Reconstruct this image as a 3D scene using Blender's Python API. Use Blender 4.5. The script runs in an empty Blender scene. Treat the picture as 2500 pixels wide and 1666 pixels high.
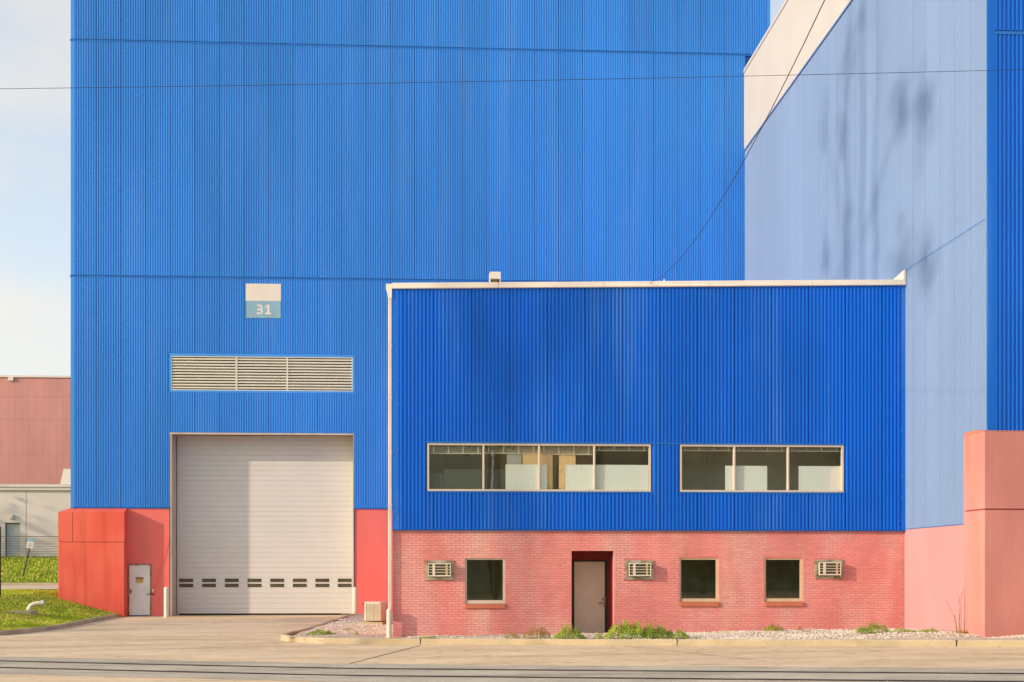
import bpy, bmesh, math, random
from mathutils import Vector, Matrix
random.seed(7)
R = math.radians
sc = bpy.context.scene
C = sc.collection

# ------------------------------------------------------------------ camera
cam = bpy.data.cameras.new("camera")
cam.sensor_width = 36.0
cam.lens = 43.92
cam.shift_y = 0.2228
cam.clip_end = 4000
cam_o = bpy.data.objects.new("camera", cam)
C.objects.link(cam_o)
cam_o.location = (0, 0, 1.95)
cam_o.rotation_euler = (R(90), 0, R(-3.0966))
sc.camera = cam_o

# ------------------------------------------------------------------ sky, sun, exposure
SUN_AZ, SUN_EL = R(251.3), R(17.4)
world = bpy.data.worlds.new("World")
sc.world = world
world.use_nodes = True
wn = world.node_tree
bg = wn.nodes["Background"]
sky = wn.nodes.new("ShaderNodeTexSky")
sky.sky_type = 'NISHITA'
sky.sun_disc = False
sky.sun_elevation = SUN_EL
sky.sun_rotation = SUN_AZ
sky.air_density = 1.0
sky.dust_density = 1.6
sky.ozone_density = 1.0
tc = wn.nodes.new("ShaderNodeTexCoord")
mp = wn.nodes.new("ShaderNodeMapping")
mp.inputs["Scale"].default_value = (2.2, 2.2, 4.2)
mp.inputs["Location"].default_value = (0.35, 0.2, 0.1)
nz = wn.nodes.new("ShaderNodeTexNoise")
nz.inputs["Scale"].default_value = 1.7
nz.inputs["Detail"].default_value = 9
nz.inputs["Roughness"].default_value = 0.55
rp = wn.nodes.new("ShaderNodeValToRGB")
rp.color_ramp.elements[0].position = 0.40
rp.color_ramp.elements[0].color = (0.42, 0.42, 0.42, 1)
rp.color_ramp.elements[1].position = 0.66
rp.color_ramp.elements[1].color = (0.92, 0.92, 0.92, 1)
mx = wn.nodes.new("ShaderNodeMix")
mx.data_type = 'RGBA'
mx.inputs["B"].default_value = (3.12, 2.95, 2.66, 1)      # lit cloud
wn.links.new(tc.outputs["Generated"], mp.inputs["Vector"])
wn.links.new(mp.outputs["Vector"], nz.inputs["Vector"])
wn.links.new(nz.outputs["Fac"], rp.inputs["Fac"])
wn.links.new(rp.outputs["Color"], mx.inputs["Factor"])
wn.links.new(sky.outputs["Color"], mx.inputs["A"])
wn.links.new(mx.outputs["Result"], bg.inputs["Color"])
bg.inputs["Strength"].default_value = 0.14

sun = bpy.data.lights.new("sun", 'SUN')
sun.energy = 2.0
sun.angle = R(1.0)
sun.color = (1.0, 0.80, 0.60)
sun_o = bpy.data.objects.new("sun", sun)
C.objects.link(sun_o)
sv = Vector((math.sin(SUN_AZ) * math.cos(SUN_EL), math.cos(SUN_AZ) * math.cos(SUN_EL), math.sin(SUN_EL)))
sun_o.rotation_euler = sv.to_track_quat('Z', 'Y').to_euler()
sun_o.location = (-40, -10, 40)
vs = sc.view_settings
vs.view_transform = 'Standard'
vs.look = 'None'
vs.exposure = 1.1
vs.gamma = 1.0

# ------------------------------------------------------------------ materials
def mat(name, col, rough=0.6, var=0.08, scale=1.0, stretch=(1, 1, 1), bump=0.0, bscale=60, spec=0.3, col2=None, fac=(0.45, 0.62), streak=None, rnd=0.0, metallic=0.0, grit=0.0, spots=0.0):
    m = bpy.data.materials.new(name)
    m.use_nodes = True
    nt = m.node_tree
    N, L = nt.nodes, nt.links
    p = N["Principled BSDF"]
    p.inputs["Roughness"].default_value = rough
    p.inputs["Specular IOR Level"].default_value = spec
    p.inputs["Metallic"].default_value = metallic
    g = N.new("ShaderNodeNewGeometry")
    def noise(sc_, st, det=6):
        mpn = N.new("ShaderNodeMapping")
        mpn.inputs["Scale"].default_value = st
        L.new(g.outputs["Position"], mpn.inputs["Vector"])
        n = N.new("ShaderNodeTexNoise")
        n.inputs["Scale"].default_value = sc_
        n.inputs["Detail"].default_value = det
        L.new(mpn.outputs["Vector"], n.inputs["Vector"])
        return n.outputs["Fac"]
    def mix(a, b, f, mode='MIX'):
        n = N.new("ShaderNodeMix")
        n.data_type = 'RGBA'
        n.blend_type = mode
        for s, v in (("A", a), ("B", b)):
            if isinstance(v, tuple):
                n.inputs[s].default_value = v
            else:
                L.new(v, n.inputs[s])
        if isinstance(f, (int, float)):
            n.inputs["Factor"].default_value = f
        else:
            L.new(f, n.inputs["Factor"])
        return n.outputs["Result"]
    def ramp(v, a, b, lo=0.0, hi=1.0):
        n = N.new("ShaderNodeMapRange")
        n.interpolation_type = 'SMOOTHSTEP'
        n.inputs["From Min"].default_value = a
        n.inputs["From Max"].default_value = b
        n.inputs["To Min"].default_value = lo
        n.inputs["To Max"].default_value = hi
        L.new(v, n.inputs["Value"])
        return n.outputs["Result"]
    c4 = lambda c, k=1.0: (min(1, c[0] * k), min(1, c[1] * k), min(1, c[2] * k), 1)
    out = mix(c4(col, 1 - var), c4(col, 1 + var), ramp(noise(scale, stretch), 0.3, 0.7))
    if col2:
        out = mix(out, c4(col2), ramp(noise(scale * 0.6 + 0.13, stretch, 8), fac[0], fac[1]))
    if streak:
        scol, sst, samt = streak
        out = mix(out, c4(scol), ramp(noise(1.0, sst, 7), 0.5, 0.72, 0, samt))
    if grit:
        out = mix(out, c4(col, 0.45), ramp(noise(24, (1, 1, 1), 4), 0.54, 0.70, 0, grit))
    if spots:
        out = mix(out, c4(col, 0.5), ramp(noise(2.6, (1, 1, 1), 9), 0.56, 0.68, 0, spots))
        out = mix(out, c4(col, 1.25), ramp(noise(1.7, (0.5, 1.6, 1), 9), 0.55, 0.70, 0, spots))
    if rnd:
        oi = N.new("ShaderNodeObjectInfo")
        k = N.new("ShaderNodeMapRange")
        k.inputs["To Min"].default_value = 1 - rnd
        k.inputs["To Max"].default_value = 1 + rnd
        ad = N.new("ShaderNodeMath")
        ad.operation = 'ADD'
        L.new(oi.outputs["Random"], ad.inputs[0])
        L.new(g.outputs["Random Per Island"], ad.inputs[1])
        fc = N.new("ShaderNodeMath")
        fc.operation = 'FRACT'
        L.new(ad.outputs[0], fc.inputs[0])
        L.new(fc.outputs[0], k.inputs["Value"])
        hs = N.new("ShaderNodeHueSaturation")
        L.new(k.outputs["Result"], hs.inputs["Value"])
        L.new(out, hs.inputs["Color"])
        out = hs.outputs["Color"]
    L.new(out, p.inputs["Base Color"])
    if bump:
        b = N.new("ShaderNodeBump")
        b.inputs["Strength"].default_value = bump
        b.inputs["Distance"].default_value = 0.02
        L.new(noise(bscale, (1, 1, 1), 4), b.inputs["Height"])
        L.new(b.outputs["Normal"], p.inputs["Normal"])
    return m

def glass(name, tint, ior=1.7, rough=0.0):
    m = bpy.data.materials.new(name)
    m.use_nodes = True
    nt = m.node_tree
    N, L = nt.nodes, nt.links
    N.remove(N["Principled BSDF"])
    out = N["Material Output"]
    t = N.new("ShaderNodeBsdfTransparent")
    t.inputs["Color"].default_value = (*tint, 1)
    gl = N.new("ShaderNodeBsdfGlossy")
    gl.inputs["Roughness"].default_value = rough
    gl.inputs["Color"].default_value = (0.95, 0.95, 0.92, 1)
    gg = N.new("ShaderNodeNewGeometry")
    dp_ = N.new("ShaderNodeVectorMath")
    dp_.operation = 'DOT_PRODUCT'
    L.new(gg.outputs["Incoming"], dp_.inputs[0])
    L.new(gg.outputs["Normal"], dp_.inputs[1])
    ab = N.new("ShaderNodeMath")
    ab.operation = 'ABSOLUTE'
    L.new(dp_.outputs["Value"], ab.inputs[0])
    om = N.new("ShaderNodeMath")
    om.operation = 'SUBTRACT'
    om.inputs[0].default_value = 1.0
    L.new(ab.outputs[0], om.inputs[1])
    pw5 = N.new("ShaderNodeMath")
    pw5.operation = 'POWER'
    pw5.inputs[1].default_value = 5.0
    L.new(om.outputs[0], pw5.inputs[0])
    f0 = 2 * ((ior - 1) / (ior + 1)) ** 2
    fr = N.new("ShaderNodeMath")
    fr.operation = 'MULTIPLY_ADD'
    fr.inputs[1].default_value = 1 - f0
    fr.inputs[2].default_value = f0
    L.new(pw5.outputs[0], fr.inputs[0])
    g = N.new("ShaderNodeNewGeometry")
    n = N.new("ShaderNodeTexNoise")
    n.inputs["Scale"].default_value = 1.3
    L.new(g.outputs["Position"], n.inputs["Vector"])
    b = N.new("ShaderNodeBump")
    b.inputs["Strength"].default_value = 0.02
    b.inputs["Distance"].default_value = 0.03
    L.new(n.outputs["Fac"], b.inputs["Height"])
    L.new(b.outputs["Normal"], gl.inputs["Normal"])
    mixs = N.new("ShaderNodeMixShader")
    L.new(fr.outputs[0], mixs.inputs[0])
    L.new(t.outputs[0], mixs.inputs[1])
    L.new(gl.outputs[0], mixs.inputs[2])
    L.new(mixs.outputs[0], out.inputs["Surface"])
    return m

M = {}
VS = (1.4, 1.4, 0.10)
M['hall_blue'] = mat('hall_blue', (0.047, 0.285, 0.80), 0.45, 0.07, 0.35, (1, 1, 0.25), bump=0.2, bscale=1.3, spec=0.3, streak=((0.14, 0.36, 0.79), VS, 0.26), rnd=0.045)
M['annex_blue'] = mat('annex_blue', (0.005, 0.140, 0.68), 0.45, 0.08, 0.6, (1, 1, 0.3), bump=0.2, bscale=1.3, spec=0.25, streak=((0.07, 0.26, 0.72), VS, 0.4), rnd=0.045)
M['wing_blue_sunlit'] = mat('wing_blue_sunlit', (0.166, 0.262, 0.455), 0.6, 0.04, 0.3, (1, 1, 0.2), spec=0.2, streak=((0.21, 0.31, 0.50), (1, 1.6, 0.06), 0.2), rnd=0.03)  # sunlit paleness of the side wall is put into this blue
M['trim_blue'] = mat('trim_blue', (0.012, 0.13, 0.48), 0.4, 0.05, 1.0, spec=0.4)
M['white_metal'] = mat('white_metal', (0.49, 0.475, 0.44), 0.5, 0.03, 0.6, spec=0.3)
M['white_coping'] = mat('white_coping', (0.80, 0.74, 0.66), 0.45, 0.04, 1.5, spec=0.3, streak=((0.68, 0.61, 0.52), (2, 2, 0.4), 0.3))
M['red_wall'] = mat('red_wall', (0.78, 0.178, 0.158), 0.8, 0.05, 0.9, (1, 1, 0.5), bump=0.15, bscale=14, spec=0.15, streak=((0.75, 0.19, 0.16), (1.5, 1.5, 0.2), 0.4))
M['red_block'] = mat('red_block', (0.76, 0.125, 0.085), 0.85, 0.07, 0.8, (1, 1, 0.5), bump=0.35, bscale=9, spec=0.12, col2=(0.80, 0.165, 0.11), fac=(0.48, 0.66), streak=((0.58, 0.09, 0.06), (2.6, 2.6, 0.16), 0.55))
M['brick'] = mat('brick', (0.695, 0.268, 0.252), 0.8, 0.09, 1.3, (1, 1, 0.45), bump=0.35, bscale=40, spec=0.15, col2=(0.70, 0.355, 0.335), fac=(0.42, 0.62), streak=((0.72, 0.48, 0.38), (0.75, 0.75, 0.10), 0.6), rnd=0.06)
M['mortar'] = mat('mortar', (0.64, 0.225, 0.205), 0.9, 0.08, 1.3, bump=0.2, bscale=60, spec=0.1, streak=((0.63, 0.38, 0.30), (0.75, 0.75, 0.10), 0.6))
M['pink_base'] = mat('pink_base', (0.465, 0.268, 0.278), 0.85, 0.05, 0.7, (1, 1, 0.3), bump=0.12, bscale=10, spec=0.1, streak=((0.50, 0.34, 0.33), (1.6, 1.6, 0.08), 0.8))
M['pink_block'] = mat('pink_block', (0.55, 0.228, 0.206), 0.85, 0.10, 0.9, (1, 1, 0.4), bump=0.3, bscale=10, spec=0.1, col2=(0.50, 0.185, 0.16), fac=(0.46, 0.66), streak=((0.56, 0.32, 0.25), (3.4, 3.4, 0.16), 0.55))
M['sill'] = mat('sill', (0.52, 0.17, 0.105), 0.8, 0.06, 2.0)
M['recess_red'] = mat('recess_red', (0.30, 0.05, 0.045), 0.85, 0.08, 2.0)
M['door_white'] = mat('door_white', (0.64, 0.645, 0.62), 0.55, 0.025, 0.5, spec=0.3, streak=((0.62, 0.58, 0.50), (0.6, 0.6, 0.30), 0.45), rnd=0.012)
M['jamb'] = mat('jamb', (0.52, 0.45, 0.37), 0.6, 0.06, 1.5, streak=((0.36, 0.24, 0.15), (3, 3, 0.4), 0.6))
M['rubber'] = mat('rubber', (0.025, 0.022, 0.018), 0.8, 0.1, 3)
M['slot_frame'] = mat('slot_frame', (0.05, 0.042, 0.025), 0.6, 0.1, 4)
M['slot_glass'] = mat('slot_glass', (0.09, 0.085, 0.05), 0.15, 0.25, 3.0, spec=0.5)
M['louvre'] = mat('louvre', (0.66, 0.64, 0.54), 0.5, 0.04, 2.0)
M['dark_void'] = mat('dark_void', (0.03, 0.026, 0.015), 0.9, 0.2, 2.0)
M['sign_blue'] = mat('sign_blue', (0.24, 0.42, 0.54), 0.6, 0.05, 3.0)
M['sign_white'] = mat('sign_white', (0.72, 0.67, 0.60), 0.6, 0.03, 2.0)
M['sign_yellow'] = mat('sign_yellow', (0.62, 0.44, 0.14), 0.6, 0.06, 5.0)
M['ink'] = mat('ink', (0.03, 0.025, 0.02), 0.7, 0.1, 3)
M['leaf_door'] = mat('leaf_door', (0.72, 0.74, 0.73), 0.6, 0.05, 2.0, streak=((0.60, 0.58, 0.53), (4, 4, 0.6), 0.4))
M['rust_frame'] = mat('rust_frame', (0.33, 0.24, 0.13), 0.75, 0.2, 6.0, col2=(0.16, 0.08, 0.04))
M['office_door'] = mat('office_door', (0.78, 0.69, 0.53), 0.65, 0.05, 2.0, grit=0.15)
M['dark_frame'] = mat('dark_frame', (0.05, 0.035, 0.028), 0.5, 0.1, 3.0)
M['brass'] = mat('brass', (0.33, 0.24, 0.12), 0.35, 0.1, 8.0, metallic=0.7)
M['window_frame'] = mat('window_frame', (0.58, 0.51, 0.43), 0.45, 0.05, 2.0, spec=0.4)
M['cream_frame'] = mat('cream_frame', (0.60, 0.46, 0.31), 0.6, 0.06, 2.0)
M['office_glass'] = glass('office_glass', (0.92, 0.95, 0.92), 1.8)
M['dark_glass'] = glass('dark_glass', (0.55, 0.58, 0.46), 1.5)
M['interior'] = mat('interior', (0.72, 0.70, 0.52), 0.9, 0.15, 0.8)
M['blind'] = mat('blind', (0.66, 0.66, 0.55), 0.6, 0.05, 3.0)
M['board'] = mat('board', (0.80, 0.87, 0.84), 0.6, 0.02, 1.0)
M['cabinet'] = mat('cabinet', (0.06, 0.075, 0.06), 0.5, 0.1, 2.0)
M['ac_metal'] = mat('ac_metal', (0.42, 0.40, 0.31), 0.5, 0.12, 5.0, col2=(0.24, 0.20, 0.11), metallic=0.2)
M['ac_cream'] = mat('ac_cream', (0.66, 0.62, 0.50), 0.5, 0.04, 4.0)
M['ac_tan'] = mat('ac_tan', (0.52, 0.41, 0.22), 0.5, 0.05, 4.0)
M['ac_dark'] = mat('ac_dark', (0.07, 0.055, 0.03), 0.8, 0.2, 9.0)
M['cond'] = mat('cond', (0.62, 0.58, 0.50), 0.5, 0.04, 3.0)
M['cond_grill'] = mat('cond_grill', (0.46, 0.44, 0.31), 0.6, 0.15, 40.0)
M['pipe_white'] = mat('pipe_white', (0.72, 0.66, 0.57), 0.5, 0.04, 3.0, streak=((0.55, 0.44, 0.30), (2, 2, 0.7), 0.4))
M['downspout'] = mat('downspout', (0.68, 0.60, 0.54), 0.5, 0.05, 1.2, streak=((0.62, 0.46, 0.39), (3, 3, 0.12), 0.4))
M['concrete'] = mat('concrete', (0.67, 0.525, 0.355), 0.9, 0.07, 0.3, bump=0.2, bscale=30, spec=0.1, col2=(0.575, 0.435, 0.275), fac=(0.45, 0.7), streak=((0.36, 0.28, 0.19), (0.06, 0.9, 1), 0.45), grit=0.25, spots=0.5)
M['kerb'] = mat('kerb', (0.46, 0.385, 0.255), 0.9, 0.10, 1.2, bump=0.25, bscale=30, spec=0.1, col2=(0.36, 0.295, 0.17), fac=(0.5, 0.72), grit=0.15)
M['asphalt'] = mat('asphalt', (0.47, 0.425, 0.345), 0.95, 0.12, 0.6, bump=0.5, bscale=45, spec=0.1, streak=((0.20, 0.175, 0.14), (0.09, 1.1, 1), 0.6), grit=0.6, spots=0.3)
M['rail'] = mat('rail', (0.17, 0.11, 0.075), 0.6, 0.25, 2.0, metallic=0.4)
M['groove'] = mat('groove', (0.055, 0.045, 0.035), 0.95, 0.3, 4.0)
M['soil'] = mat('soil', (0.30, 0.23, 0.15), 0.95, 0.15, 2.0, bump=0.4, bscale=30)
M['gravel'] = mat('gravel', (0.66, 0.58, 0.49), 0.9, 0.22, 9.0, spec=0.1)
M['gravel_bed'] = mat('gravel_bed', (0.50, 0.42, 0.335), 0.95, 0.25, 22.0, bump=0.8, bscale=40, spec=0.1)
M['grass_soil'] = mat('grass_soil', (0.21, 0.235, 0.03), 0.95, 0.25, 1.2, bump=0.5, bscale=20, spec=0.05)
M['grass'] = mat('grass', (0.40, 0.48, 0.04), 0.7, 0.30, 1.6, spec=0.15, col2=(0.56, 0.55, 0.09))
M['weed'] = mat('weed', (0.19, 0.29, 0.022), 0.6, 0.35, 5.0, spec=0.2, col2=(0.34, 0.42, 0.05))
M['weed_dry'] = mat('weed_dry', (0.42, 0.26, 0.055), 0.7, 0.25, 6.0, col2=(0.24, 0.26, 0.05))
M['stem'] = mat('stem', (0.30, 0.155, 0.06), 0.8, 0.2, 9.0)
M['foliage'] = mat('foliage', (0.055, 0.085, 0.018), 0.7, 0.35, 1.0, spec=0.15)
M['bark'] = mat('bark', (0.13, 0.095, 0.065), 0.9, 0.25, 3.0)
M['far_pink'] = mat('far_pink', (0.54, 0.265, 0.235), 0.85, 0.07, 0.5, (1, 1, 0.3), rnd=0.02)
M['far_white'] = mat('far_white', (0.68, 0.62, 0.54), 0.85, 0.04, 0.4)
M['far_door'] = mat('far_door', (0.42, 0.45, 0.42), 0.7, 0.04, 1.0)
M['wire'] = mat('wire', (0.035, 0.03, 0.03), 0.7, 0.1, 2.0)
M['fence_wire'] = mat('fence_wire', (0.20, 0.18, 0.14), 0.6, 0.1, 2.0)
M['tan_wall'] = mat('tan_wall', (0.80, 0.58, 0.30), 0.85, 0.06, 0.4)
M['olive_wall'] = mat('olive_wall', (0.48, 0.50, 0.38), 0.85, 0.08, 0.4)
M['umber_wall'] = mat('umber_wall', (0.24, 0.21, 0.15), 0.85, 0.08, 0.4)
M['room_wall'] = mat('room_wall', (0.34, 0.35, 0.25), 0.9, 0.25, 2.0)
M['pole_wood'] = mat('pole_wood', (0.17, 0.12, 0.08), 0.9, 0.2, 3.0)
M['roof'] = mat('roof', (0.32, 0.31, 0.29), 0.9, 0.08, 0.5)

# ------------------------------------------------------------------ mesh helpers
class MB:
    def __init__(self):
        self.v, self.f, self.m = [], [], []
    def face(self, pts, mi=0):
        b = len(self.v)
        self.v += [tuple(p) for p in pts]
        self.f.append(tuple(range(b, b + len(pts))))
        self.m.append(mi)
    def box(self, x0, x1, y0, y1, z0, z1, mi=0):
        b = len(self.v)
        self.v += [(x0, y0, z0), (x1, y0, z0), (x1, y1, z0), (x0, y1, z0), (x0, y0, z1), (x1, y0, z1), (x1, y1, z1), (x0, y1, z1)]
        for q in ((0, 3, 2, 1), (4, 5, 6, 7), (0, 1, 5, 4), (1, 2, 6, 5), (2, 3, 7, 6), (3, 0, 4, 7)):
            self.f.append(tuple(b + i for i in q))
            self.m.append(mi)
    def cbox(self, x0, x1, y0, y1, z0, z1, c=0.01, mi=0):
        # box whose front (-Y) edges are chamfered by c
        b = len(self.v)
        self.v += [(x0, y1, z0), (x1, y1, z0), (x1, y1, z1), (x0, y1, z1),
                   (x0, y0 + c, z0), (x1, y0 + c, z0), (x1, y0 + c, z1), (x0, y0 + c, z1),
                   (x0 + c, y0, z0 + c), (x1 - c, y0, z0 + c), (x1 - c, y0, z1 - c), (x0 + c, y0, z1 - c)]
        for q in ((1, 0, 3, 2), (0, 1, 5, 4), (1, 2, 6, 5), (2, 3, 7, 6), (3, 0, 4, 7), (4, 5, 9, 8), (5, 6, 10, 9), (6, 7, 11, 10), (7, 4, 8, 11), (8, 9, 10, 11)):
            self.f.append(tuple(b + i for i in q))
            self.m.append(mi)
    def prism(self, poly, axis, a, b_, mi=0):
        # poly: 2-D points; axis 'x': (y,z) extruded in x; 'y': (x,z) in y; 'z': (x,y) in z
        def P(p, t):
            return {'x': (t, p[0], p[1]), 'y': (p[0], t, p[1]), 'z': (p[0], p[1], t)}[axis]
        n = len(poly)
        self.face([P(p, a) for p in poly], mi)
        self.face([P(p, b_) for p in reversed(poly)], mi)
        for i in range(n):
            j = (i + 1) % n
            self.face([P(poly[j], a), P(poly[i], a), P(poly[i], b_), P(poly[j], b_)], mi)
    def tube(self, pts, rad, n=8, mi=0, cap=True):
        pts = [Vector(p) for p in pts]
        if not isinstance(rad, (list, tuple)):
            rad = [rad] * len(pts)
        b = len(self.v)
        up = None
        for i, p in enumerate(pts):
            t = (pts[min(i + 1, len(pts) - 1)] - pts[max(i - 1, 0)]).normalized()
            if up is None:
                up = Vector((0, 0, 1)) if abs(t.z) < 0.9 else Vector((1, 0, 0))
            s = t.cross(up).normalized()
            u = s.cross(t).normalized()
            up = u
            for k in range(n):
                a = 2 * math.pi * k / n
                self.v.append(tuple(p + (s * math.cos(a) + u * math.sin(a)) * rad[i]))
        for i in range(len(pts) - 1):
            for k in range(n):
                k2 = (k + 1) % n
                self.f.append((b + i * n + k, b + i * n + k2, b + (i + 1) * n + k2, b + (i + 1) * n + k))
                self.m.append(mi)
        if cap:
            self.f.append(tuple(b + k for k in reversed(range(n))))
            self.m.append(mi)
            e = b + (len(pts) - 1) * n
            self.f.append(tuple(e + k for k in range(n)))
            self.m.append(mi)
    def wall(self, x0, x1, z0, z1, y0, y1, holes=(), mi=0):
        # front at y0 (faces -Y), back at y1, rectangular holes with reveals
        xs = sorted({x0, x1, *[h[0] for h in holes], *[h[1] for h in holes]})
        zs = sorted({z0, z1, *[h[2] for h in holes], *[h[3] for h in holes]})
        xs = [x for x in xs if x0 <= x <= x1]
        zs = [z for z in zs if z0 <= z <= z1]
        for a, b in zip(xs, xs[1:]):
            for c, d in zip(zs, zs[1:]):
                if any(h[0] <= (a + b) / 2 <= h[1] and h[2] <= (c + d) / 2 <= h[3] for h in holes):
                    continue
                self.face([(a, y0, c), (b, y0, c), (b, y0, d), (a, y0, d)], mi)
                self.face([(b, y1, c), (a, y1, c), (a, y1, d), (b, y1, d)], mi)
        self.face([(x0, y1, z0), (x0, y0, z0), (x0, y0, z1), (x0, y1, z1)], mi)
        self.face([(x1, y0, z0), (x1, y1, z0), (x1, y1, z1), (x1, y0, z1)], mi)
        self.face([(x0, y0, z1), (x1, y0, z1), (x1, y1, z1), (x0, y1, z1)], mi)
        for h in holes:
            a, b, c, d = h
            self.face([(a, y0, c), (a, y1, c), (a, y1, d), (a, y0, d)], mi)
            self.face([(b, y1, c), (b, y0, c), (b, y0, d), (b, y1, d)], mi)
            self.face([(a, y0, d), (a, y1, d), (b, y1, d), (b, y0, d)], mi)
            if c > z0:
                self.face([(a, y1, c), (a, y0, c), (b, y0, c), (b, y1, c)], mi)
    def mesh(self, name, mats, smooth=False):
        me = bpy.data.meshes.new(name)
        me.from_pydata(self.v, [], self.f)
        for m in (mats if isinstance(mats, (list, tuple)) else [mats]):
            me.materials.append(m)
        if any(self.m):
            me.polygons.foreach_set("material_index", self.m)
        if smooth:
            me.polygons.foreach_set("use_smooth", [True] * len(me.polygons))
        me.update()
        return me

def link(name, me, parent=None, loc=(0, 0, 0), rz=0.0, world_parent=True):
    o = bpy.data.objects.new(name, me)
    C.objects.link(o)
    o.location = loc
    o.rotation_euler = (0, 0, rz)
    if parent is not None:
        o.parent = parent
        if world_parent:
            o.matrix_parent_inverse = WINV.get(parent.name, Matrix.Identity(4))
    return o

WINV = {}
def tag(o, label, cat=None, group=None, kind=None):
    o["label"] = label
    if cat:
        o["category"] = cat
    if group:
        o["group"] = group
    if kind:
        o["kind"] = kind
    return o

def thing(name, label, cat, loc=(0, 0, 0), rz=0.0, group=None):
    o = bpy.data.objects.new(name, None)
    C.objects.link(o)
    o.empty_display_size = 0.3
    o.location = loc
    o.rotation_euler = (0, 0, rz)
    WINV[o.name] = (Matrix.Translation(loc) @ Matrix.Rotation(rz, 4, 'Z')).inverted()
    return tag(o, label, cat, group)

def part(name, mb, mats, parent=None, smooth=False, kind=None, local=False):
    o = link(name, mb.mesh(name, mats, smooth), parent, world_parent=not local)
    if kind:
        o["kind"] = kind
    return o

def copy_tree(o, parent=None):
    c = o.copy()
    C.objects.link(c)
    if parent is not None:
        c.parent = parent
    for ch in list(o.children):
        copy_tree(ch, c)
    return c

def clamp(x, a=0.0, b=1.0):
    return max(a, min(b, x))
def smooth(x):
    x = clamp(x)
    return x * x * (3 - 2 * x)

# ------------------------------------------------------------------ corrugated siding
_rib_cache = {}
def rib_mesh(P, nrib, h, a, b, H, m):
    key = (round(P, 4), nrib, h, round(a, 3), round(b, 3), round(H, 3), m.name)
    if key in _rib_cache:
        return _rib_cache[key]
    p = P / nrib
    pts = [(0.0, -0.024), (0.026, -0.024), (0.029, 0.0)]
    for i in range(nrib):
        s = i * p
        for t, w in ((0.33, 0.0), (0.43, h), (0.82, h), (0.92, 0.0)):
            pts.append((s + t * p, w))
    pts.append((P - 0.004, 0.0))
    pts.append((P, -0.024))
    def at(u):
        for (u0, w0), (u1, w1) in zip(pts, pts[1:]):
            if u0 <= u <= u1:
                return w0 + (w1 - w0) * ((u - u0) / (u1 - u0) if u1 > u0 else 0)
        return 0.0
    q = [(a, at(a))] + [t for t in pts if a + 1e-4 < t[0] < b - 1e-4] + [(b, at(b))]
    n = len(q)
    v = [(u - a, -w, 0.0) for u, w in q] + [(u - a, -w, H) for u, w in q]
    f = [(i, i + 1, n + i + 1, n + i) for i in range(n - 1)]
    me = bpy.data.meshes.new("siding_panel")
    me.from_pydata(v, [], f)
    me.materials.append(m)
    _rib_cache[key] = me
    return me

def siding(parent, m, P, seam0, u0, u1, z0, zt, place, holes=(), nrib=10, h=0.034):
    k0 = math.floor((u0 - seam0) / P - 1e-6)
    k = k0
    while seam0 + k * P < u1 - 1e-4:
        s = seam0 + k * P
        a, b = max(s, u0), min(s + P, u1)
        cuts = sorted({a, b, *[x for hh in holes for x in hh[:2] if a + 0.01 < x < b - 0.01]})
        for c, d in zip(cuts, cuts[1:]):
            if d - c < 0.01:
                continue
            mid = (c + d) / 2
            zz = [(z0, zt(c) if callable(zt) else zt)]
            for hh in holes:
                if hh[0] <= mid <= hh[1]:
                    nz_ = []
                    for (p, q) in zz:
                        if hh[3] <= p or hh[2] >= q:
                            nz_.append((p, q))
                        else:
                            if hh[2] - p > 0.01:
                                nz_.append((p, hh[2]))
                            if q - hh[3] > 0.01:
                                nz_.append((hh[3], q))
                    zz = nz_
            for (p, q) in zz:
                me = rib_mesh(P, nrib, h, c - s, d - s, q - p, m)
                loc, rz = place(c, p)
                link("siding_panel", me, parent, loc, rz + random.uniform(-0.004, 0.004))
        k += 1

# ================================================================== GROUND
def road_z(x):
    return 0.014 * clamp(x + 2.0, 0, 16.0)

mb = MB()
mb.face([(-1500, -1500, -0.45), (1500, -1500, -0.45), (1500, 1500, -0.45), (-1500, 1500, -0.45)])
tag(part("ground", mb, M['grass_soil']), "flat ground reaching the horizon under everything", "ground", kind="structure")

mb = MB()
xs = [-90, -60, -40, -25] + [-16 + i for i in range(33)] + [25, 40, 60, 90]
ys = [-60, -30, -10, 0, 8, 14, 18, 22, 26, 30, 34, 38, 42, 46, 50, 53.6]
for i in range(len(xs) - 1):
    for j in range(len(ys) - 1):
        mb.face([(xs[i], ys[j], road_z(xs[i])), (xs[i + 1], ys[j], road_z(xs[i + 1])), (xs[i + 1], ys[j + 1], road_z(xs[i + 1])), (xs[i], ys[j + 1], road_z(xs[i]))])
road = tag(part("road", mb, M['concrete']), "pale concrete street and driveway in front of the blue buildings", "road", kind="structure")

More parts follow.
